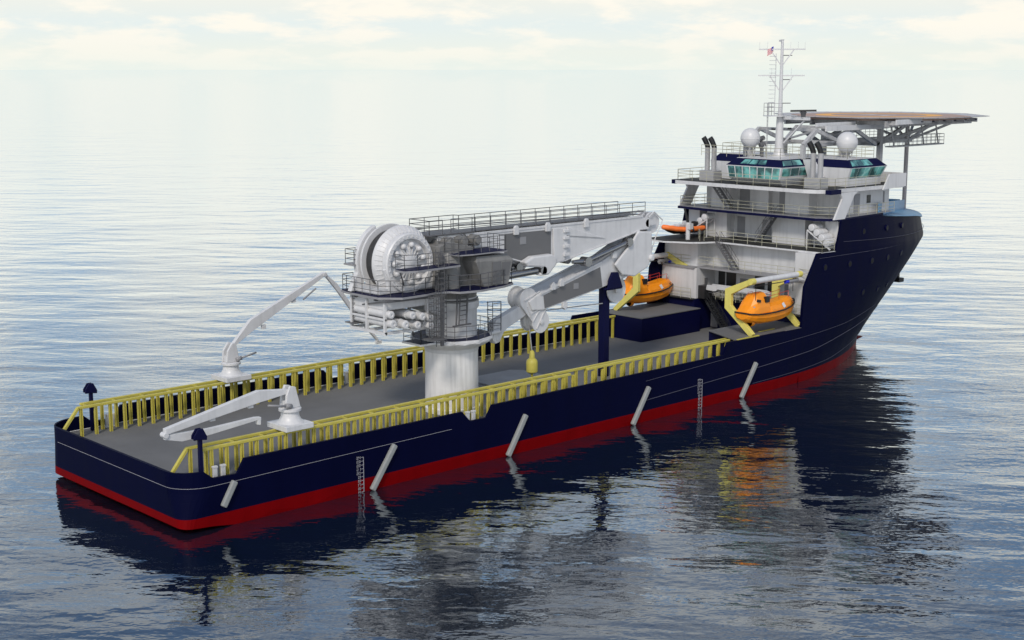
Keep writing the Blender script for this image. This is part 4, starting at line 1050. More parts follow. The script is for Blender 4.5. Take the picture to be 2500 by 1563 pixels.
# boom foot lug + luffing cylinders
for k, y in enumerate((CY-1.45, CY+1.45)):
    mb = MB(); mb.tube((29.0, y, 13.35), (35.9, y, 13.62), .3, 18); mb.tube((28.6, y, 13.33), (29.2, y, 13.36), .36, 14); mb.ball((36.4, y, 13.62), .42, 16, 10); mb.tube((36.4, y-.45, 13.62), (36.4, y+.45, 13.62), .36, 18)
    mb.build('luffing_cylinder', CHROME, cr)
mb = MB(); mb.prism([(34.2, 14.5), (35.2, 14.9), (37.4, 14.9), (38.0, 14.5), (37.9, 14.0), (37.0, 13.2), (36.0, 13.2), (36.2, 13.9), (34.6, 14.1)], 'y', CY-1.9, CY-1.15)
mb.build('cylinder_lug', CRANEW, cr, bevel=.15); mb = MB(); mb.prism([(34.2, 14.5), (35.2, 14.9), (37.4, 14.9), (38.0, 14.5), (37.9, 14.0), (37.0, 13.2), (36.0, 13.2), (36.2, 13.9), (34.6, 14.1)], 'y', CY+1.15, CY+1.9)
mb.build('cylinder_lug', CRANEW, cr, bevel=.15)
# knuckle and tip sheaves
mb = MB(); mb.prism([(48.6, 15.9), (50.4, 15.75), (50.5, 13.6), (50.0, 12.6), (48.2, 11.9), (46.6, 12.2), (45.6, 13.2), (47.8, 15.0)], 'y', CY-1.35, CY-1.1)
mb.prism([(48.6, 15.9), (50.4, 15.75), (50.5, 13.6), (50.0, 12.6), (48.2, 11.9), (46.6, 12.2), (45.6, 13.2), (47.8, 15.0)], 'y', CY+1.1, CY+1.35)
mb.prism([(48.8, 15.6), (49.9, 15.6), (50.1, 13.4), (48.6, 12.4), (46.4, 12.9), (47.9, 14.6)], 'y', CY-1.09, CY+1.09)
mb.tube((50.3, CY-1.6, 13.4), (50.3, CY+1.6, 13.4), .3, 12)
mb.build('knuckle_joint', CRANEW, cr, bevel=.12)
mb = MB()
for y in (CY-.7, CY-.2, CY+.3): mb.lathe((51.0, 0, 16.45), [(.25, y-.06), (.95, y-.1), (.95, y-.06), (.85, y), (.95, y+.06), (.95, y+.1), (.25, y+.06)], 32, axis='y')
mb.build('tip_sheave', CRANEW, cr)
mb = MB(); mb.tube((50.1, CY-1.15, 16.5), (50.1, CY+1.15, 16.5), .35, 14)
for y in (CY-1.0, CY+.9): mb.path([(50.3, y, 17.0), (51.0, y, 17.45), (52.2, y, 16.6), (51.3, y, 15.2), (50.6, y, 13.6)], .055, 6); mb.prism([(49.9, 16.2), (51.2, 16.3), (51.2, 16.6), (49.9, 17.0)], 'y', y-.06, y+.06)
mb.build('sheave_guard', CRANEW, cr)
# jib
mb = MB(); mb.prism([(50.1, 13.9), (50.0, 12.4), (45.0, 11.35), (41.5, 10.75), (37.3, 10.1), (36.0, 10.2), (35.6, 11.0), (36.6, 11.5), (44.2, 13.5), (47.5, 14.9)], 'y', CY-.95, CY+.95)
jib = mb.build('jib', CRANEW, cr, bevel=.08)
mb = MB(); mb.prism([(37.4, 10.25), (44.4, 11.35), (44.1, 13.1), (37.25, 11.35)], 'y', CY-.98, CY-.9); mb.build('side_panel', PANEL, jib)
mb = MB(); mb.box((40.8, CY-1.02, 11.5), (41.4, CY-.985, 12.0)); mb.build('inspection_cover', GREYM, jib)
mb = MB(); mb.prism([(36.9, 11.45), (44.2, 13.45), (44.2, 13.6), (36.9, 11.6)], 'y', CY-1.06, CY-.8); mb.prism([(36.9, 11.45), (44.2, 13.45), (44.2, 13.6), (36.9, 11.6)], 'y', CY+.8, CY+1.06); mb.build('flange_strip', CRANEW, jib)
for x, z, s in ((39.2, 12.2, 1), (38.2, 12.0, 1), (39.6, 10.3, -1), (45.7, 14.0, 1)):
    mb = MB(); mb.prism([(x-.25, z-.25*s), (x+.25, z-.25*s), (x+.25, z+.2*s), (x, z+.42*s), (x-.25, z+.2*s)], 'y', CY-1.25, CY-.96); mb.build('lifting_lug', CRANEW, jib, bevel=.03)
for y in (CY-1.25, CY+1.25):
    mb = MB(); mb.tube((42.2, y, 13.85), (47.2, y, 15.0), .24, 16); mb.tube((42.0, y-.4, 13.8), (42.0, y+.4, 13.8), .42, 16); mb.tube((47.3, y-.35, 15.05), (47.3, y+.35, 15.05), .36, 16); mb.tube((40.4, y, 13.9), (42.2, y, 13.8), .16, 10, .3); mb.build('knuckle_cylinder', CHROME, cr)
# jib head plates, small sheave, whip arm
def head(mb, y0, y1):
    pts = []
    for i in range(13): a = PI*1.12 - PI*.95*i/12; pts.append((35.7+.98*math.cos(a), 11.15+.98*math.sin(a)))
    for i in range(11): a = PI*.12 - PI*1.15*i/10; pts.append((37.15+.98*math.cos(a), 9.1+.98*math.sin(a)))
    mb.prism(pts, 'y', y0, y1)
jh = None
mb = MB(); head(mb, CY-.78, CY-.66); mb.box((35.6, CY-.655, 9.9), (37.0, CY+.655, 11.0)); head(mb, CY+.66, CY+.78); jh = mb.build('jib_head', CRANEW, cr, bevel=.04)
mb = MB(); mb.lathe((37.15, 0, 9.1), [(.3, CY-.55), (.86, CY-.6), (.86, CY-.45), (.7, CY-.3), (.7, CY+.3), (.86, CY+.45), (.86, CY+.6), (.3, CY+.55)], 32, axis='y'); mb.lathe((35.7, 0, 11.12), [(.2, CY-.64), (.93, CY-.64), (.93, CY-.4), (.8, CY-.3), (.8, CY+.3), (.93, CY+.4), (.93, CY+.64), (.2, CY+.64)], 32, axis='y'); mb.build('head_sheave', CRANEW, jh)
mb = MB(); mb.tube((37.15, CY-.92, 9.1), (37.15, CY+.9, 9.1), .22, 16); mb.tube((37.15, CY-.96, 9.1), (37.15, CY-.9, 9.1), .12, 12); mb.build('sheave_pin', CRANEW, jh)
mb = MB(); mb.tube((36.3, CY-.92, 10.95), (36.3, CY+.9, 10.95), .2, 16); mb.build('sheave_pin', CRANEW, jh)
yy_ = CY-.82
for A_, B_ in (((35.55, 10.6), (36.0, 9.6)), ((36.6, 8.55), (37.75, 10.3)), ((36.15, 9.2), (37.2, 10.4)), ((35.2, 11.1), (36.9, 11.7)), ((35.9, 9.9), (37.6, 10.5))):
    mb = MB(); mb.bar((A_[0], yy_, A_[1]), (B_[0], yy_, B_[1]), .08, .09); mb.build('head_rib', CRANEW, jh)
mb = MB(); mb.prism([(36.0, 11.0), (36.0, 9.9), (33.5, 8.95), (33.1, 8.6), (32.7, 7.9), (32.2, 7.8), (31.9, 8.2), (32.0, 9.4), (32.3, 9.8)], 'y', CY-.55, CY+.15); mb.tube((32.45, CY-.6, 8.2), (32.45, CY+.2, 8.2), .22, 12); mb.build('whip_arm', CRANEW, cr, bevel=.1)
mb = MB(); mb.lathe((46.9, 0, 10.75), [(.3, CY-.25), (1.15, CY-.4), (1.2, CY-.3), (1.05, CY), (1.2, CY+.3), (1.15, CY+.4), (.3, CY+.25)], 40, axis='y'); mb.prism([(46.3, 12.3), (47.7, 12.4), (47.3, 10.5), (46.7, 10.5)], 'y', CY+.4, CY+.55); mb.prism([(46.3, 12.3), (47.7, 12.4), (47.3, 10.5), (46.7, 10.5)], 'y', CY-.55, CY-.4); mb.build('lower_sheave', CRANEW, cr)
mb = MB(); mb.tube((46.9, CY, 9.6), (37.6, CY, 9.85), .05, 6); mb.tube((36.45, CY, 9.2), (36.85, CY, 6.5), .05, 6); mb.build('hoist_rope', LATT, cr)
hk = MB(); hk.lathe((36.86, CY, 0), [(.08, 6.6), (.2, 6.45), (.26, 5.9), (.44, 5.75), (.5, 5.5), (.48, 4.75), (.3, 4.62), (.12, 4.58), (.1, 4.35), (.05, 4.3)], 20)
hk.path([(36.86, CY, 4.35), (36.86, CY, 4.15), (36.7, CY, 3.98), (36.86, CY, 3.85), (37.05, CY, 4.0), (37.05, CY, 4.15)], .06, 6)
hk.build('hook_block', YEL, cr)

# ------------------------------------------------------------------ lifeboats + davits
def lifeboat(x0, yc, zk, mirror, label):
    """totally enclosed lifeboat, bow toward +x; x0 = stern, length 8"""
    t = thing('lifeboat', label, 'lifeboat', (x0+4, yc, zk), 'orange enclosed lifeboats in yellow davits')
    t.scale = (1, 1, .9)
    L = 8.0
    st = [(0, .75, .75, 1.42), (.25, .95, .55, 1.36), (1.0, 1.2, .3, 1.3), (2.2, 1.33, .05, 1.28), (3.6, 1.38, 0, 1.3), (5.0, 1.32, .03, 1.38), (6.3, 1.05, .22, 1.52), (7.3, .62, .55, 1.68), (7.9, .18, 1.05, 1.8)]
    mb = MB(); rings = []
    for x, w, zb, zg in st:
        rings.append([(x0+x, yc+w, zk+zg), (x0+x, yc+w*.96, zk+lerp(zb, zg, .62)), (x0+x, yc+w*.78, zk+lerp(zb, zg, .25)), (x0+x, yc+w*.3, zk+zb+.03), (x0+x, yc, zk+zb-.04),
                      (x0+x, yc-w*.3, zk+zb+.03), (x0+x, yc-w*.78, zk+lerp(zb, zg, .25)), (x0+x, yc-w*.96, zk+lerp(zb, zg, .62)), (x0+x, yc-w, zk+zg)])
    mb.loft(rings, caps=True, smooth=False); hl = mb.build('hull', ORNG, t, bevel=.05)
    # canopy
    cs = [(.15, .80, 1.42, 1.52), (.7, 1.0, 1.36, 2.1), (1.2, 1.1, 1.33, 3.0), (1.45, 1.12, 1.31, 3.35), (2.75, 1.15, 1.29, 3.4), (2.98, 1.18, 1.3, 2.3), (3.15, 1.27, 1.3, 2.18), (5.0, 1.22, 1.38, 2.25), (6.4, .95, 1.53, 2.5), (7.0, .7, 1.62, 2.45), (7.45, .42, 1.72, 2.1)]
    mb = MB(); rings = []
    for x, w, zg, zt in cs:
        tp = .42 if 1.1 < x < 3.1 else .5
        rings.append([(x0+x, yc+w, zk+zg), (x0+x, yc+w*.97, zk+lerp(zg, zt, .3)), (x0+x, yc+w*.82, zk+lerp(zg, zt, .68)), (x0+x, yc+w*tp, zk+lerp(zg, zt, .95)), (x0+x, yc, zk+zt),
                      (x0+x, yc-w*tp, zk+lerp(zg, zt, .95)), (x0+x, yc-w*.82, zk+lerp(zg, zt, .68)), (x0+x, yc-w*.97, zk+lerp(zg, zt, .3)), (x0+x, yc-w, zk+zg)])
    mb.loft(rings, smooth=False); cn = mb.build('canopy', ORNG, t, bevel=.06)
    mb = MB()
    for s in (-1, 1): mb.path([(x0+x, yc+s*(w+.03), zk+zg) for x, w, zb, zg in st], .085, 8)
    mb.path([(x0, yc-.78, zk+1.42), (x0, yc+.78, zk+1.42)], .085, 8); mb.ball((x0+7.95, yc, zk+1.82), .22, 12, 8, sz=1.2)
    mb.build('fender_belt', BLACK, t)
    for s in (-1, 1):
        mb = MB(); mb.prism([(x0+2.2, zk+2.4), (x0+2.8, zk+2.4), (x0+2.78, zk+2.98), (x0+2.2, zk+3.0)], 'y', yc+s*.85, yc+s*1.12); mb.build('window', BLACK, cn)
        mb = MB(); mb.prism([(x0+1.15, zk+2.55), (x0+1.5, zk+2.5), (x0+1.5, zk+2.75), (x0+1.25, zk+2.82)], 'y', yc+s*.8, yc+s*1.07); mb.build('window', BLACK, cn)
        mb = MB(); mb.bar((x0+5.05, yc+s*1.235, zk+1.6), (x0+4.85, yc+s*1.08, zk+2.05), .03, .36, upv=(1, 0, 0)); mb.build('reflective_patch', MARKW, cn)
        mb = MB(); rr = [(x0+3.4, zk+2.2), (x0+3.4, zk+2.85), (x0+5.0, zk+2.95), (x0+6.5, zk+3.1), (x0+6.5, zk+2.4)]
        mb.path([(a, yc+s*.5, b) for a, b in rr], .025, 5); mb.tube((x0+5, yc+s*.5, zk+2.45), (x0+5, yc+s*.5, zk+3.05), .022, 5)
        mb.path([(x0+1.3, yc+s*.35, zk+3.05), (x0+1.35, yc+s*.35, zk+3.4), (x0+2.0, yc+s*.35, zk+3.42), (x0+2.1, yc+s*.35, zk+3.1)], .025, 5)
        mb.build('grab_rail', REDR, cn)
        # hull number shapes near the bow
        mb = MB()
        for k in range(4): mb.box((x0+6.35+k*.13, yc+s*(.99-k*.03), zk+1.98), (x0+6.42+k*.13, yc+s*(1.0-k*.03), zk+2.08))
        for k in range(2): mb.box((x0+6.5+k*.13, yc+s*(.96-k*.03), zk+1.84), (x0+6.57+k*.13, yc+s*(.97-k*.03), zk+1.92))
        mb.build('registration_mark', BLACK, cn)
    mb = MB(); mb.lathe((0, yc, zk+.25), [(.38, x0+1.15), (.42, x0+1.2), (.42, x0+1.55), (.38, x0+1.6), (.34, x0+1.55), (.34, x0+1.2), (.38, x0+1.15)], 20, axis='x')
    mb.build('propeller_guard', ORNG, t)
    mb = MB()
    for k in range(3):
        a = k*2*PI/3; mb.bar((x0+1.35, yc, zk+.25), (x0+1.35, yc+.3*math.cos(a), zk+.25+.3*math.sin(a)), .14, .04)
    mb.tube((x0+1.2, yc, zk+.25), (x0+2.2, yc, zk+.3), .06, 8); mb.build('propeller', HDARK, t)
    mb = MB(); mb.tube((x0+.9, yc-.75, zk+1.5), (x0+.9, yc-.75, zk+2.1), .13, 10); mb.build('hook_housing', STK, t); mb = MB(); mb.tube((x0+7.2, yc, zk+2.2), (x0+7.2, yc, zk+2.95), .07, 8); mb.build('bow_post', STK, t)
    return t
lifeboat(60.0, -8.45, 6.3, 1, 'orange enclosed lifeboat hanging in the near starboard davit')
lifeboat(62.0, 8.6, 5.95, -1, 'orange enclosed lifeboat hanging in the far port davit, partly behind the crane jib')

def davit(xa, xb, yc, sgn, label, zoff=0.):
    """two C-shaped arms joined by a white beam; sgn = outboard side; arms lean inboard and reach over the boat"""
    t = thing('lifeboat_davit', label, 'davit', (xa, yc, 5.46), 'yellow lifeboat davits')
    for k, x in enumerate((xa, xb)):
        pts = [(yc, 5.46), (yc-sgn*2.9, 7.9), (yc-sgn*2.9, 9.35), (yc-sgn*.3, 10.55)]
        mb = MB()
        w = [.24, .36, .36, .24]
        def seg(p, q, wp, wq):
            d = Vector((q[0]-p[0], q[1]-p[1])).normalized(); nn = Vector((-d.y, d.x))
            mb.prism([(p[0]+nn.x*wp, p[1]+nn.y*wp), (p[0]-nn.x*wp, p[1]-nn.y*wp), (q[0]-nn.x*wq, q[1]-nn.y*wq), (q[0]+nn.x*wq, q[1]+nn.y*wq)], 'x', x-.18, x+.18)
        full = [(p[0], p[1]) for p in pts]
        # single mitred outline
        def outl(off):
            out = []
            for i, p in enumerate(full):
                dirs = []
                if i > 0: dirs.append(Vector((p[0]-full[i-1][0], p[1]-full[i-1][1])).normalized())
                if i < len(full)-1: dirs.append(Vector((full[i+1][0]-p[0], full[i+1][1]-p[1])).normalized())
                nn = sum((Vector((-d.y, d.x)) for d in dirs), Vector((0, 0))).normalized()
                c = max(.6, nn.dot(Vector((-dirs[0].y, dirs[0].x))))
                out.append((p[0]+nn.x*w[i]*off/c, p[1]+nn.y*w[i]*off/c))
            return out
        mb.prism(outl(1) + list(reversed(outl(-1))), 'x', x-.2, x+.2)
        a = mb.build('davit_arm', YELP, t, bevel=.03)
    mb = MB(); mb.tube((xa-.1, yc-sgn*.25, 10.55), (xb+.1, yc-sgn*.25, 10.55), .27, 20); mb.build('cross_beam', CRANEW, t)
    mb = MB()
    for x in (xa+.0, xb+.0): mb.tube((x-.3, yc-sgn*.25, 10.55), (x+.3, yc-sgn*.25, 10.55), .3, 14)
    mb.build('beam_end', YELP, t)
    mb = MB()
    for x, z in ((xa+.6, 8.0), (xb-.9, 9.0)): mb.tube((x, yc-sgn*.25, 10.4), (x, yc-sgn*.25, z), .035, 6)
    mb.tube((xa+.2, yc-sgn*.25, 10.05), (xb-.1, yc-sgn*.25, 10.05), .04, 6); mb.build('fall_wire', BLACK, t)
    mb = MB(); mb.tube((xb-1.6, yc-sgn*.3, 10.0), (xb-.1, yc-sgn*.3, 10.0), .18, 12); mb.box((xb-1.5, yc-sgn*.3-.1, 9.7), (xb-1.3, yc-sgn*.3+.1, 10.0)); mb.box((xb-1.0, yc-sgn*.3-.1, 9.7), (xb-.8, yc-sgn*.3+.1, 10.0)); mb.build('winch', GREYM, t)
    mb = MB(); mb.tube((xb-2.1, yc-sgn*.3, 10.0), (xb-1.62, yc-sgn*.3, 10.0), .17, 12) if sgn < 0 else mb.tube((xb-.1, yc-sgn*.5, 9.9), (xb+.4, yc-sgn*.5, 9.9), .19, 12); mb.build('winch_motor', BLUEM, t)
davit(60.6, 67.9, -9.35, -1, 'yellow davit arms with white top beam holding the near starboard lifeboat')
davit(62.0, 69.9, 9.4, 1, 'yellow davit arms with white top beam holding the far port lifeboat')

# ------------------------------------------------------------------ rescue boat + its davit
t = thing('rescue_boat', 'small orange inflatable rescue boat with black hull on the port boat deck', 'boat', (69.6, 7.3, 12.6))
mb = MB(); rx = 67.0; ry = 7.3; rz = 12.85
rings = []
for x, w, zb, zg in ((0, .15, .85, .95), (.6, .5, .45, .75), (1.6, .85, .15, .62), (3.2, .98, .05, .55), (4.9, .98, .05, .5)):
    rings.append([(rx+x, ry+w, rz+zg), (rx+x, ry+w*.6, rz+lerp(zb, zg, .35)), (rx+x, ry, rz+zb), (rx+x, ry-w*.6, rz+lerp(zb, zg, .35)), (rx+x, ry-w, rz+zg)])
mb.loft(rings); mb.build('hull', BLACK, t)
mb = MB()
tp = [(5.3, .95, .62), (4.0, 1.0, .62), (2.4, 1.0, .66), (1.2, .75, .78), (.3, .3, .95), (0, 0, 1.0), (.3, -.3, .95), (1.2, -.75, .78), (2.4, -1.0, .66), (4.0, -1.0, .62), (5.3, -.95, .62)]
for a, b in zip(tp, tp[1:]): mb.tube((rx+a[0], ry+a[1], rz+a[2]), (rx+b[0], ry+b[1], rz+b[2]), .26, 14)
for a in tp[1:-1]: mb.ball((rx+a[0], ry+a[1], rz+a[2]), .26, 14, 8)
mb.build('inflatable_tube', TUBO, t)
mb = MB(); mb.box((rx+1.9, ry-.35, rz+.6), (rx+3.0, ry+.35, rz+1.15)); mb.box((rx+3.2, ry-.3, rz+.6), (rx+3.9, ry+.3, rz+1.4)); mb.build('console', WHITE, t, bevel=.1)
mb = MB(); mb.box((rx+4.7, ry-.3, rz+.5), (rx+5.2, ry+.3, rz+1.25)); mb.build('outboard_engine', BLACK, t, bevel=.08)
t = thing('rescue_davit', 'white and black upright hoist post beside the orange rescue boat', 'davit', (69.2, 5.9, 12.5))
mb = MB(); mb.tube((69.2, 5.9, 12.5), (69.2, 5.9, 14.3), .24, 14); mb.box((68.95, 5.45, 13.6), (69.5, 5.8, 14.2)); mb.build('hoist_post', WHITE, t)
mb = MB(); mb.tube((69.2, 5.9, 14.2), (68.95, 6.2, 15.75), .16, 10, .12); mb.tube((69.6, 5.7, 14.0), (69.8, 5.6, 13.3), .1, 8); mb.build('hoist_arm', BLACK, t)

# ------------------------------------------------------------------ liferafts on racks
def raft(x, y, z, label, group):
    t = thing('liferaft_canister', label, 'liferaft', (x, y, z-.36), group)
    mb = MB(); mb.lathe((0, y, z), [(.1, x-.02), (.3, x), (.36, x+.07), (.36, x+1.55), (.3, x+1.62), (.1, x+1.64)], 20, axis='x'); mb.build('canister', DOME, t)
    mb = MB()
    for dx in (.35, .8, 1.25): mb = MB(); mb.lathe((0, y, z), [(.362, x+dx), (.375, x+dx+.01), (.375, x+dx+.05), (.362, x+dx+.06)], 20, axis='x'); mb.build('strap', MARKW, t)
ordn = ('topmost', 'second from the top', 'third from the top', 'lowest')
for i, (y, z) in enumerate(((-7.5, 14.6), (-8.1, 14.15), (-8.7, 13.7), (-9.3, 13.25))):
    raft(71.9, y, z, 'white liferaft canister, %s on the sloping rack in the starboard side opening' % ordn[i], 'liferaft canisters on the starboard rack')
for i, (y, z) in enumerate(((6.3, 14.6), (6.9, 14.15), (7.5, 13.7), (8.1, 13.25))):
    raft(72.2, y, z, 'white liferaft canister, %s on the sloping rack behind the orange rescue boat' % ordn[i], 'liferaft canisters on the port rack')
for nm, pts in (('starboard', ((-7.0, 14.35), (-9.75, 12.6))), ('port', ((5.7, 14.4), (8.6, 12.6)))):
    t = thing('liferaft_rack', 'white sloping rack under the liferaft canisters on the %s side' % nm, 'rack', (72, pts[0][0], 12.5), 'liferaft racks')
    for x in (72.0, 73.3):
        mb = MB(); mb.bar((x, *pts[0]), (x, *pts[1]), .14, .12); mb.build('runner', WHITE, t)
        mb = MB(); mb.bar((x, pts[0][0], 12.5), (x, pts[0][0], pts[0][1]-.06), .1, .1); mb.build('leg', WHITE, t)

# far-side gangway over the work deck recess
mb = MB(); mb.box((69.9, 4.1, 6.35), (71.2, 5.0, 7.7)); gp = thing('gangway', 'folded grey gangway stowed across the deckhouse front behind the stairs', 'gangway', (70.6, 4.5, 6.33))
mb.build('swivel_base', SHUT, gp)
mb = MB(); mb.prism([(4.2, 7.3), (4.0, 7.85), (-3.0, 7.95), (-3.6, 7.8), (-3.6, 7.6), (2.6, 7.5), (2.9, 7.25)], 'x', 70.2, 70.26); mb.prism([(4.2, 7.3), (4.0, 7.85), (-3.0, 7.95), (-3.6, 7.8), (-3.6, 7.6), (2.6, 7.5), (2.9, 7.25)], 'x', 71.0, 71.06); mb.box((70.27, -3.6, 7.45), (70.99, 3.9, 7.5)); mb.build('side_plate', WHITE, gp)
mb = MB(); mb.tube((70.4, 4.3, 7.7), (70.5, 4.4, 8.5), .16, 10); mb.tube((70.2, 3.8, 7.0), (70.2, 2.6, 7.3), .07, 8); mb.build('hinge_arm', HDARK, gp)
railing('railing', gp, [[(71.15, 3.0, 6.33), (71.15, -.5, 6.33)], [(70.4, 3.0, 6.33), (70.4, -.5, 6.33)]], RAILY, sp=.8)

# ------------------------------------------------------------------ water
def water_mat():
    m, nt, b = new_mat('sea_water')
    N, L = nt.nodes, nt.links
    b.inputs['Base Color'].default_value = (.004, .009, .02, 1)
    b.inputs['Roughness'].default_value = .03
    b.inputs['IOR'].default_value = 2.6
    tc = N.new('ShaderNodeTexCoord')
    def noise(sc, det, rot, an, rough=.55, dist=0.):
        m0 = N.new('ShaderNodeMapping'); m0.inputs['Rotation'].default_value = (0, 0, math.radians(rot))
        mp = N.new('ShaderNodeMapping'); mp.inputs['Scale'].default_value = (an, 1, 1)
        L.new(tc.outputs['Object'], m0.inputs['Vector']); L.new(m0.outputs[0], mp.inputs['Vector'])
        n = N.new('ShaderNodeTexNoise'); n.inputs['Scale'].default_value = sc; n.inputs['Detail'].default_value = det; n.inputs['Roughness'].default_value = rough; n.inputs['Distortion'].default_value = dist
        L.new(mp.outputs[0], n.inputs['Vector']); return n.outputs['Fac']
    b1 = N.new('ShaderNodeBump'); b1.inputs['Strength'].default_value = 1.; b1.inputs['Distance'].default_value = WAVE[0]
    L.new(noise(.05, 3, 36, .5), b1.inputs['Height'])
    b2 = N.new('ShaderNodeBump'); b2.inputs['Strength'].default_value = 1.; b2.inputs['Distance'].default_value = WAVE[1]
    L.new(noise(.20, 3, 50, .42, .5, .2), b2.inputs['Height']); L.new(b1.outputs[0], b2.inputs['Normal'])
    b3 = N.new('ShaderNodeBump'); b3.inputs['Strength'].default_value = 1.; b3.inputs['Distance'].default_value = WAVE[2]
    L.new(noise(1.7, 2, 44, .6, .5), b3.inputs['Height']); L.new(b2.outputs[0], b3.inputs['Normal'])
    L.new(b3.outputs[0], b.inputs['Normal'])
    b.inputs['Specular IOR Level'].default_value = 0
    gl = N.new('ShaderNodeBsdfGlossy'); gl.inputs['Roughness'].default_value = .0; gl.inputs['Color'].default_value = (.93, .97, 1, 1)
    L.new(b3.outputs[0], gl.inputs['Normal'])
    fr = N.new('ShaderNodeFresnel'); fr.inputs['IOR'].default_value = 1.45; L.new(b3.outputs[0], fr.inputs['Normal'])
    mr = N.new('ShaderNodeMapRange'); mr.inputs[1].default_value = .04; mr.inputs[2].default_value = .55; mr.inputs[3].default_value = .155; mr.inputs[4].default_value = 1.
    L.new(fr.outputs[0], mr.inputs[0])
    mx_ = N.new('ShaderNodeMixShader'); L.new(mr.outputs[0], mx_.inputs[0]); L.new(b.outputs[0], mx_.inputs[1]); L.new(gl.outputs[0], mx_.inputs[2])
    L.new(mx_.outputs[0], N['Material Output'].inputs['Surface'])
    return m
WAVE = (.42, .25, .027)
mb = MB(); S = 60000
rs = [0, 150, 400, 1000, 3000, 10000, 30000, S]; n = 48
vs = [(0, 0, 0)]; fs = []
for r in rs[1:]: vs += [(r*math.cos(2*PI*i/n), r*math.sin(2*PI*i/n), 0) for i in range(n)]
for i in range(n): fs.append((0, 1+i, 1+(i+1) % n))
for k in range(len(rs)-2):
    for i in range(n): a = 1+k*n; fs.append((a+i, a+n+i, a+n+(i+1) % n, a+(i+1) % n))
mb.add(vs, fs); sea = mb.build('sea', water_mat()); sea['kind'] = 'structure'

# ------------------------------------------------------------------ sky, sun, camera
w = bpy.data.worlds.new('World'); sc.world = w; w.use_nodes = True
nt = w.node_tree; N, L = nt.nodes, nt.links
bg = N['Background']
sky = N.new('ShaderNodeTexSky'); sky.sky_type = 'NISHITA'; sky.sun_disc = False
SUN_EL, SUN_AZ = 42, 214            # azimuth measured from +x toward +y
sky.sun_elevation = math.radians(SUN_EL); sky.sun_rotation = math.radians(90-SUN_AZ)
sky.dust_density = 1.; sky.air_density = 1.
SKY_K = .15
sc1 = N.new('ShaderNodeVectorMath'); sc1.operation = 'SCALE'; sc1.inputs['Scale'].default_value = 1.0
L.new(sky.outputs[0], sc1.inputs[0])
tc = N.new('ShaderNodeTexCoord'); sx = N.new('ShaderNodeSeparateXYZ'); L.new(tc.outputs['Generated'], sx.inputs[0])
# project clouds on a layer: xy / (z + k)
ad_ = N.new('ShaderNodeMath'); ad_.inputs[1].default_value = .24; L.new(sx.outputs['Z'], ad_.inputs[0])
dv = N.new('ShaderNodeVectorMath'); dv.operation = 'DIVIDE'
cb = N.new('ShaderNodeCombineXYZ')
for i in range(2): L.new(ad_.outputs[0], cb.inputs[i])
cb.inputs[2].default_value = 1
L.new(tc.outputs['Generated'], dv.inputs[0]); L.new(cb.outputs[0], dv.inputs[1])
cn = N.new('ShaderNodeTexNoise'); cn.inputs['Scale'].default_value = 3.6; cn.inputs['Detail'].default_value = 9; cn.inputs['Roughness'].default_value = .58
L.new(dv.outputs[0], cn.inputs['Vector'])
cr1 = N.new('ShaderNodeMapRange'); cr1.inputs[1].default_value = .44; cr1.inputs[2].default_value = .60; cr1.clamp = True; cr1.interpolation_type = 'SMOOTHSTEP'
L.new(cn.outputs['Fac'], cr1.inputs[0])
K = 1/SKY_K
def rgb(c): return (c[0]*K, c[1]*K, c[2]*K, 1)
CLOUD = (1.02, .97, .86); HAZEC = (.88, .91, .85)
hz_ = N.new('ShaderNodeValToRGB')
el = hz_.color_ramp.elements; el[0].position = .0; el[0].color = (1, 1, 1, 1); el[1].position = .50; el[1].color = (0, 0, 0, 1)
for p_, v_ in ((.05, 1.), (.16, .8), (.30, .45)): e = el.new(p_); e.color = (v_, v_, v_, 1)
L.new(sx.outputs['Z'], hz_.inputs[0])
hc = N.new('ShaderNodeValToRGB')                      # colour of the low air: cream at the horizon, pale blue above
el = hc.color_ramp.elements; el[0].position = 0; el[0].color = (.84, .90, .84, 1); el[1].position = .4; el[1].color = (.20, .35, .56, 1)
for p_, v_ in ((.012, (.86, .90, .83)), (.03, (.80, .88, .87)), (.05, (.90, .90, .82)), (.115, (.83, .82, .75)), (.18, (.35, .54, .77))): e = el.new(p_); e.color = (*v_, 1)
L.new(sx.outputs['Z'], hc.inputs[0])
hk_ = N.new('ShaderNodeVectorMath'); hk_.operation = 'SCALE'; hk_.inputs['Scale'].default_value = K
L.new(hc.outputs[0], hk_.inputs[0])
m1 = N.new('ShaderNodeMix'); m1.data_type = 'RGBA'
L.new(hz_.outputs[0], m1.inputs[0]); L.new(sc1.outputs[0], m1.inputs[6]); L.new(hk_.outputs[0], m1.inputs[7])
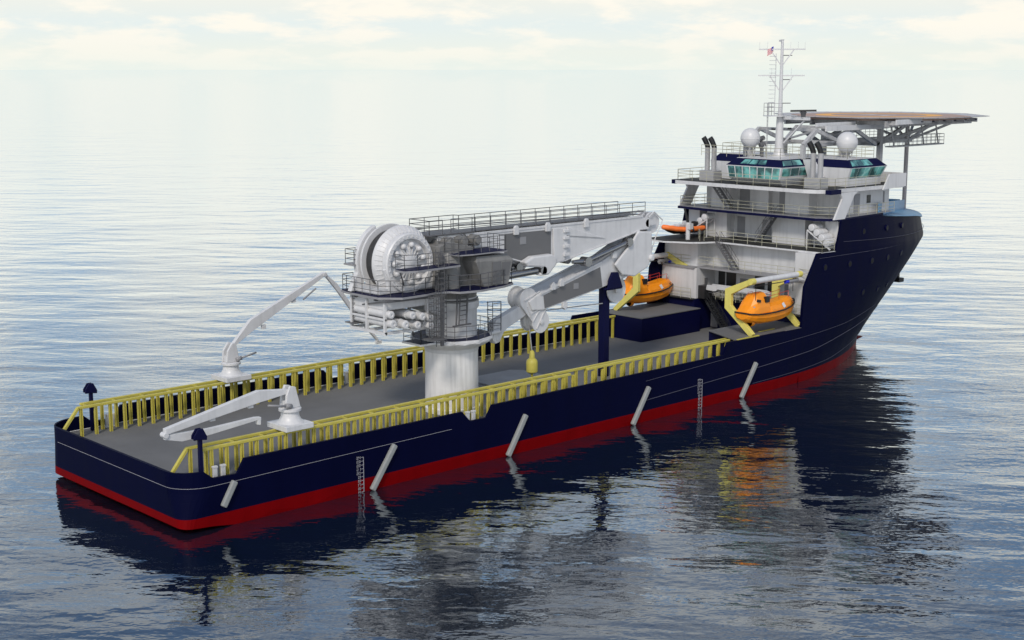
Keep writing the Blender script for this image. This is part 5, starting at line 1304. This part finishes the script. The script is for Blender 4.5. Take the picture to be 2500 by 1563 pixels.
m2 = N.new('ShaderNodeMix'); m2.data_type = 'RGBA'; m2.inputs[7].default_value = rgb(CLOUD)
L.new(m1.outputs[2], m2.inputs[6])
cf = N.new('ShaderNodeMapRange'); cf.inputs[1].default_value = .0; cf.inputs[2].default_value = .03; cf.inputs[3].default_value = .3; cf.inputs[4].default_value = .95
L.new(sx.outputs['Z'], cf.inputs[0])
fd = N.new('ShaderNodeMapRange'); fd.inputs[1].default_value = .2; fd.inputs[2].default_value = .5; fd.inputs[3].default_value = 1.; fd.inputs[4].default_value = .35
L.new(sx.outputs['Z'], fd.inputs[0])
fm = N.new('ShaderNodeMath'); fm.operation = 'MULTIPLY'; L.new(fd.outputs[0], fm.inputs[0]); L.new(cr1.outputs[0], fm.inputs[1])
cm = N.new('ShaderNodeMath'); cm.operation = 'MULTIPLY'; L.new(cf.outputs[0], cm.inputs[0]); L.new(fm.outputs[0], cm.inputs[1]); L.new(cm.outputs[0], m2.inputs[0])
L.new(m2.outputs[2], bg.inputs['Color']); bg.inputs['Strength'].default_value = SKY_K

sd = bpy.data.lights.new('sun', 'SUN'); sd.energy = 1.9; sd.angle = math.radians(10); sd.color = (1, .93, .83)
so = bpy.data.objects.new('sun', sd); COL.objects.link(so)
dv_ = Vector((math.cos(math.radians(SUN_AZ))*math.cos(math.radians(SUN_EL)), math.sin(math.radians(SUN_AZ))*math.cos(math.radians(SUN_EL)), math.sin(math.radians(SUN_EL))))
so.rotation_euler = dv_.to_track_quat('Z', 'Y').to_euler()

cd = bpy.data.cameras.new('camera'); cd.sensor_width = 36; cd.lens = 50; cd.clip_start = 1; cd.clip_end = 200000
co = bpy.data.objects.new('camera', cd); COL.objects.link(co); co.location = (-45, -89.3, 30)
co.rotation_euler = (math.radians(90-10.004), 0, math.radians(46.9-90))
sc.camera = co
sc.render.resolution_x = 1024; sc.render.resolution_y = 640
sc.view_settings.view_transform = 'Standard'; sc.view_settings.look = 'None'; sc.view_settings.gamma = 1; sc.view_settings.exposure = 0
